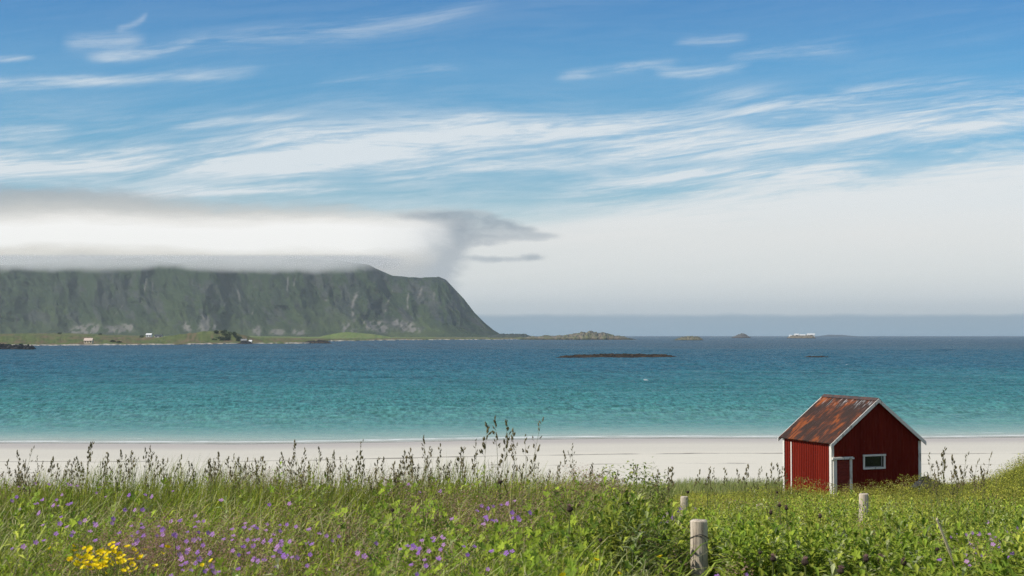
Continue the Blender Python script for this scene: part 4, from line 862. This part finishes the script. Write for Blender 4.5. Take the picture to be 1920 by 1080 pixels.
# dark seed cones and thistles on tall stems
def cone(pink):
    r = bpy.data.objects.new('thistle' if pink else 'seed_cone_plant', None); r.empty_display_size = .05; link(r)
    m = MB(); m.tube([(0, 0, -.45), (.012, 0, -.2), (0, 0, 0)], [.004, .0035, .003], 6, False)
    for z, a, l_ in ((-.32, 1.0, .07), (-.25, 4.0, .06), (-.17, 2.4, .045), (-.10, 5.4, .03)):
        c, s_ = math.cos(a), math.sin(a); m.add([(0, 0, z), (c*l_*.5-s_*.006, s_*l_*.5+c*.006, z+l_*.5), (c*l_, s_*l_, z+l_*.6), (c*l_*.5+s_*.006, s_*l_*.5-c*.006, z+l_*.5)], [(0, 1, 2, 3)])
    m.build('stem', M_stem, r); m = MB(); n_ = 10; prof = [(0, .004), (.004, .010), (.011, .014), (.018, .0125), (.023, .008), (.0245, .002)]
    V = [(w*math.cos(2*math.pi*i/n_)*(1+.1*math.sin(i*3)), w*math.sin(2*math.pi*i/n_), z-.004) for z, w in prof for i in range(n_)]
    m.add(V, [(j*n_+i, j*n_+(i+1) % n_, (j+1)*n_+(i+1) % n_, (j+1)*n_+i) for j in range(5) for i in range(n_)]); m.build('head', M_head, r)
    if pink:
        m = MB()
        for k in range(26):
            a = random.uniform(0, 6.28); e = random.uniform(.5, 1.5); d_ = Vector((math.cos(a)*math.cos(e), math.sin(a)*math.cos(e), math.sin(e))); b = Vector((0, 0, .014))+d_*.006; m.tube([b, b+d_*.013], [.0012, .0005], 3, False)
        m.build('tuft', M_pinkh, r)
    return r
CN, TH = cone(False), cone(True)
for px, py, k, s_, lb in [(938, 905, 0, 1.0, 'dark round seed cone on the crest under the tallest grass stalks'), (737, 957, 0, .8, 'small dark seed cone left of centre in the meadow'), (1068, 957, 1, 1.25, 'thistle on a thick green stem right of the middle flowers'), (1176, 945, 0, .9, 'dark seed cone on a thin stem below the green bush'),
                          (1288, 923, 0, 1.1, 'dark seed cone just above the nearest fence post'), (1327, 896, 0, 1.0, 'dark seed cone silhouetted near the sand right of the nearest post'), (1443, 962, 1, 1.1, 'pinkish thistle lowest of three beside the small grey stump'), (1459, 948, 1, 1.1, 'thistle head in the middle of three beside the small grey stump'), (1472, 954, 1, 1.2, 'rightmost of three thistles beside the small grey stump'),
                          (1455, 923, 0, .9, 'seed cone above the three thistles near the hut'), (1535, 969, 1, 1.1, 'thistle on a pale stem below the hut door'), (1125, 1013, 0, .8, 'small brown seed cone above the lone yellow flower in dark leaves'), (1447, 1049, 1, 1.2, 'pink thistle near the bottom, left one of the row under the hut'), (1506, 1056, 1, 1.35, 'large pink thistle near the bottom, second in the row under the hut'),
                          (1620, 1050, 1, 1.2, 'brown thistle near the bottom, third in the row under the hut'), (1648, 1050, 1, 1.3, 'pink and white thistle near the bottom, fourth in the row under the hut'), (1690, 1056, 1, 1.1, 'small pink thistle near the bottom, fifth in the row under the hut'), (1573, 1072, 1, 1.2, 'thistle cut off by the bottom edge below the hut'), (1423, 1036, 0, .8, 'small brown bud at left of the bottom thistle row'), (1753, 1030, 0, .9, 'brown bud just left of the pale dry stalk')]:
    X, Y = hit(px, py, .50 if py < 1000 else .42); Y = min(Y, 13.5); X = (px-960)/F*Y; z = EYE+(HOR-py)/F*Y
    put(TH if k else CN, (X, Y, z), (s_,)*3, random.uniform(0, 6.28), lb, 'thistle' if k else 'seed head', 'thistles and dark seed cones on stems')
# pale dry stalk at right
Y = 6.4; a = at(1753, 972, Y); b_ = at(1775, 1030, Y+.05); c_ = at(1796, 1095, Y+.1); d_ = at(1806, 1140, Y+.1)
m = MB(); m.tube([d_, c_, b_, a], [.008, .008, .007, .005], 7); m.blob(a, (.006, .009)); m.blob(b_, (.0055, .006))
tag(m.build('dry_stalk', simple('straw', (.75, .62, .42), .7, .3, 20.0, .2), None), 'pale dry stalk leaning left over the leaves at lower right', 'stalk')
# leafy bush on the crest
def bush(px, py, w, h, Y, n, label, name='leafy_bush'):
    X = (px-960)/F*Y; z0 = float(groundZ(X, Y)); z1 = EYE+(HOR-py)/F*Y; r = empty(name, (X, Y, z0), label, 'bush')
    p = rng.normal(size=(n, 3)); p /= np.linalg.norm(p, axis=1)[:, None]; p *= rng.uniform(.35, 1.0, n)[:, None]**.6
    p *= (.75+.5*fbm(p[:, 0]*2.4+9, p[:, 1]*2.4+p[:, 2], 3, 501))[:, None]; H = z1-z0
    P = np.stack([p[:, 0]*w, p[:, 1]*w*.5, np.maximum(H*.55+p[:, 2]*H*.62, .03)], -1); d_ = rng.normal(size=(n, 3)); d_ /= np.linalg.norm(d_, axis=1)[:, None]; d_[:, 2] *= .6
    V, q, T, C = leaves(P, d_, rnd(n, .025, .05), rnd(n, .013, .024), mixcol(n, [(.17, .25, .03), (.27, .33, .05), (.10, .16, .02), (.38, .40, .10)]), .2)
    obj('foliage', npmesh('foliage', V, q, T, C), M_leaf, r); m = MB()
    for k in range(9):
        a = k*.7; m.tube([(0, 0, -.05), (math.cos(a)*w*.3, math.sin(a)*w*.15, H*.4), (math.cos(a)*w*.6, math.sin(a)*w*.3, H*.8)], [.006, .004, .002], 5)
    m.build('stem', simple('bush_bark', (.08, .06, .04), .9), r)
bush(1175, 889, .42, .4, 11.5, 1500, 'low green leafy bush on the crest in front of the sand')
bush(1120, 896, .30, .35, 11.3, 800, 'smaller low bush left of the green crest bush')
bush(1215, 890, .24, .35, 11.2, 600, 'small round bush at the right end of the crest bushes')
# ------------------------------------------------------------------ cloud fringe on the ridge and sea air
m, t, o = newmat('cloud_vapour'); P = gcoord(); X, Y, Z = sepxyz(P)
n = noise(xyz(X/Y*15.0, Y/5200.0, Z/160.0), 1.0, 7, .62, .6)
zz = Z*4700.0/Y + (n-.5)*84.0
dn = sstep(214.0, 256.0, zz)*(1.0 - sstep(250.0, 278.0, Z*4700.0/Y))*(1.0 - sstep(-560.0, -380.0, X + (n-.5)*120.0))
pv = t.nodes.new('ShaderNodeVolumePrincipled'); pv.inputs['Color'].default_value = (1.0, .975, .93, 1); t.links.new((dn*.0032).v, pv.inputs['Density']); pv.inputs['Anisotropy'].default_value = 0.0
t.links.new(pv.outputs[0], o.inputs[1]); M_cloud = m; m.cycles.volume_step_rate = .35
mb = MB(); mb.box((-4200, 4000, 185), (-250, 6000, 400)); CLOUD = True
if CLOUD: tag(mb.build('cap_cloud', M_cloud), 'grey white cap cloud hanging on the mountain ridge', 'cloud', kind='stuff')
m, t, o = newmat('sea_air'); pv = t.nodes.new('ShaderNodeVolumePrincipled'); pv.inputs['Color'].default_value = (.78, .85, .88, 1); pv.inputs['Density'].default_value = 5.5e-5; pv.inputs['Anisotropy'].default_value = .2
t.links.new(pv.outputs[0], o.inputs[1])
mb = MB(); mb.box((-12500, -60, -14), (12500, 13000, 272)); HAZE = True
if HAZE: tag(mb.build('haze', m), kind='stuff')
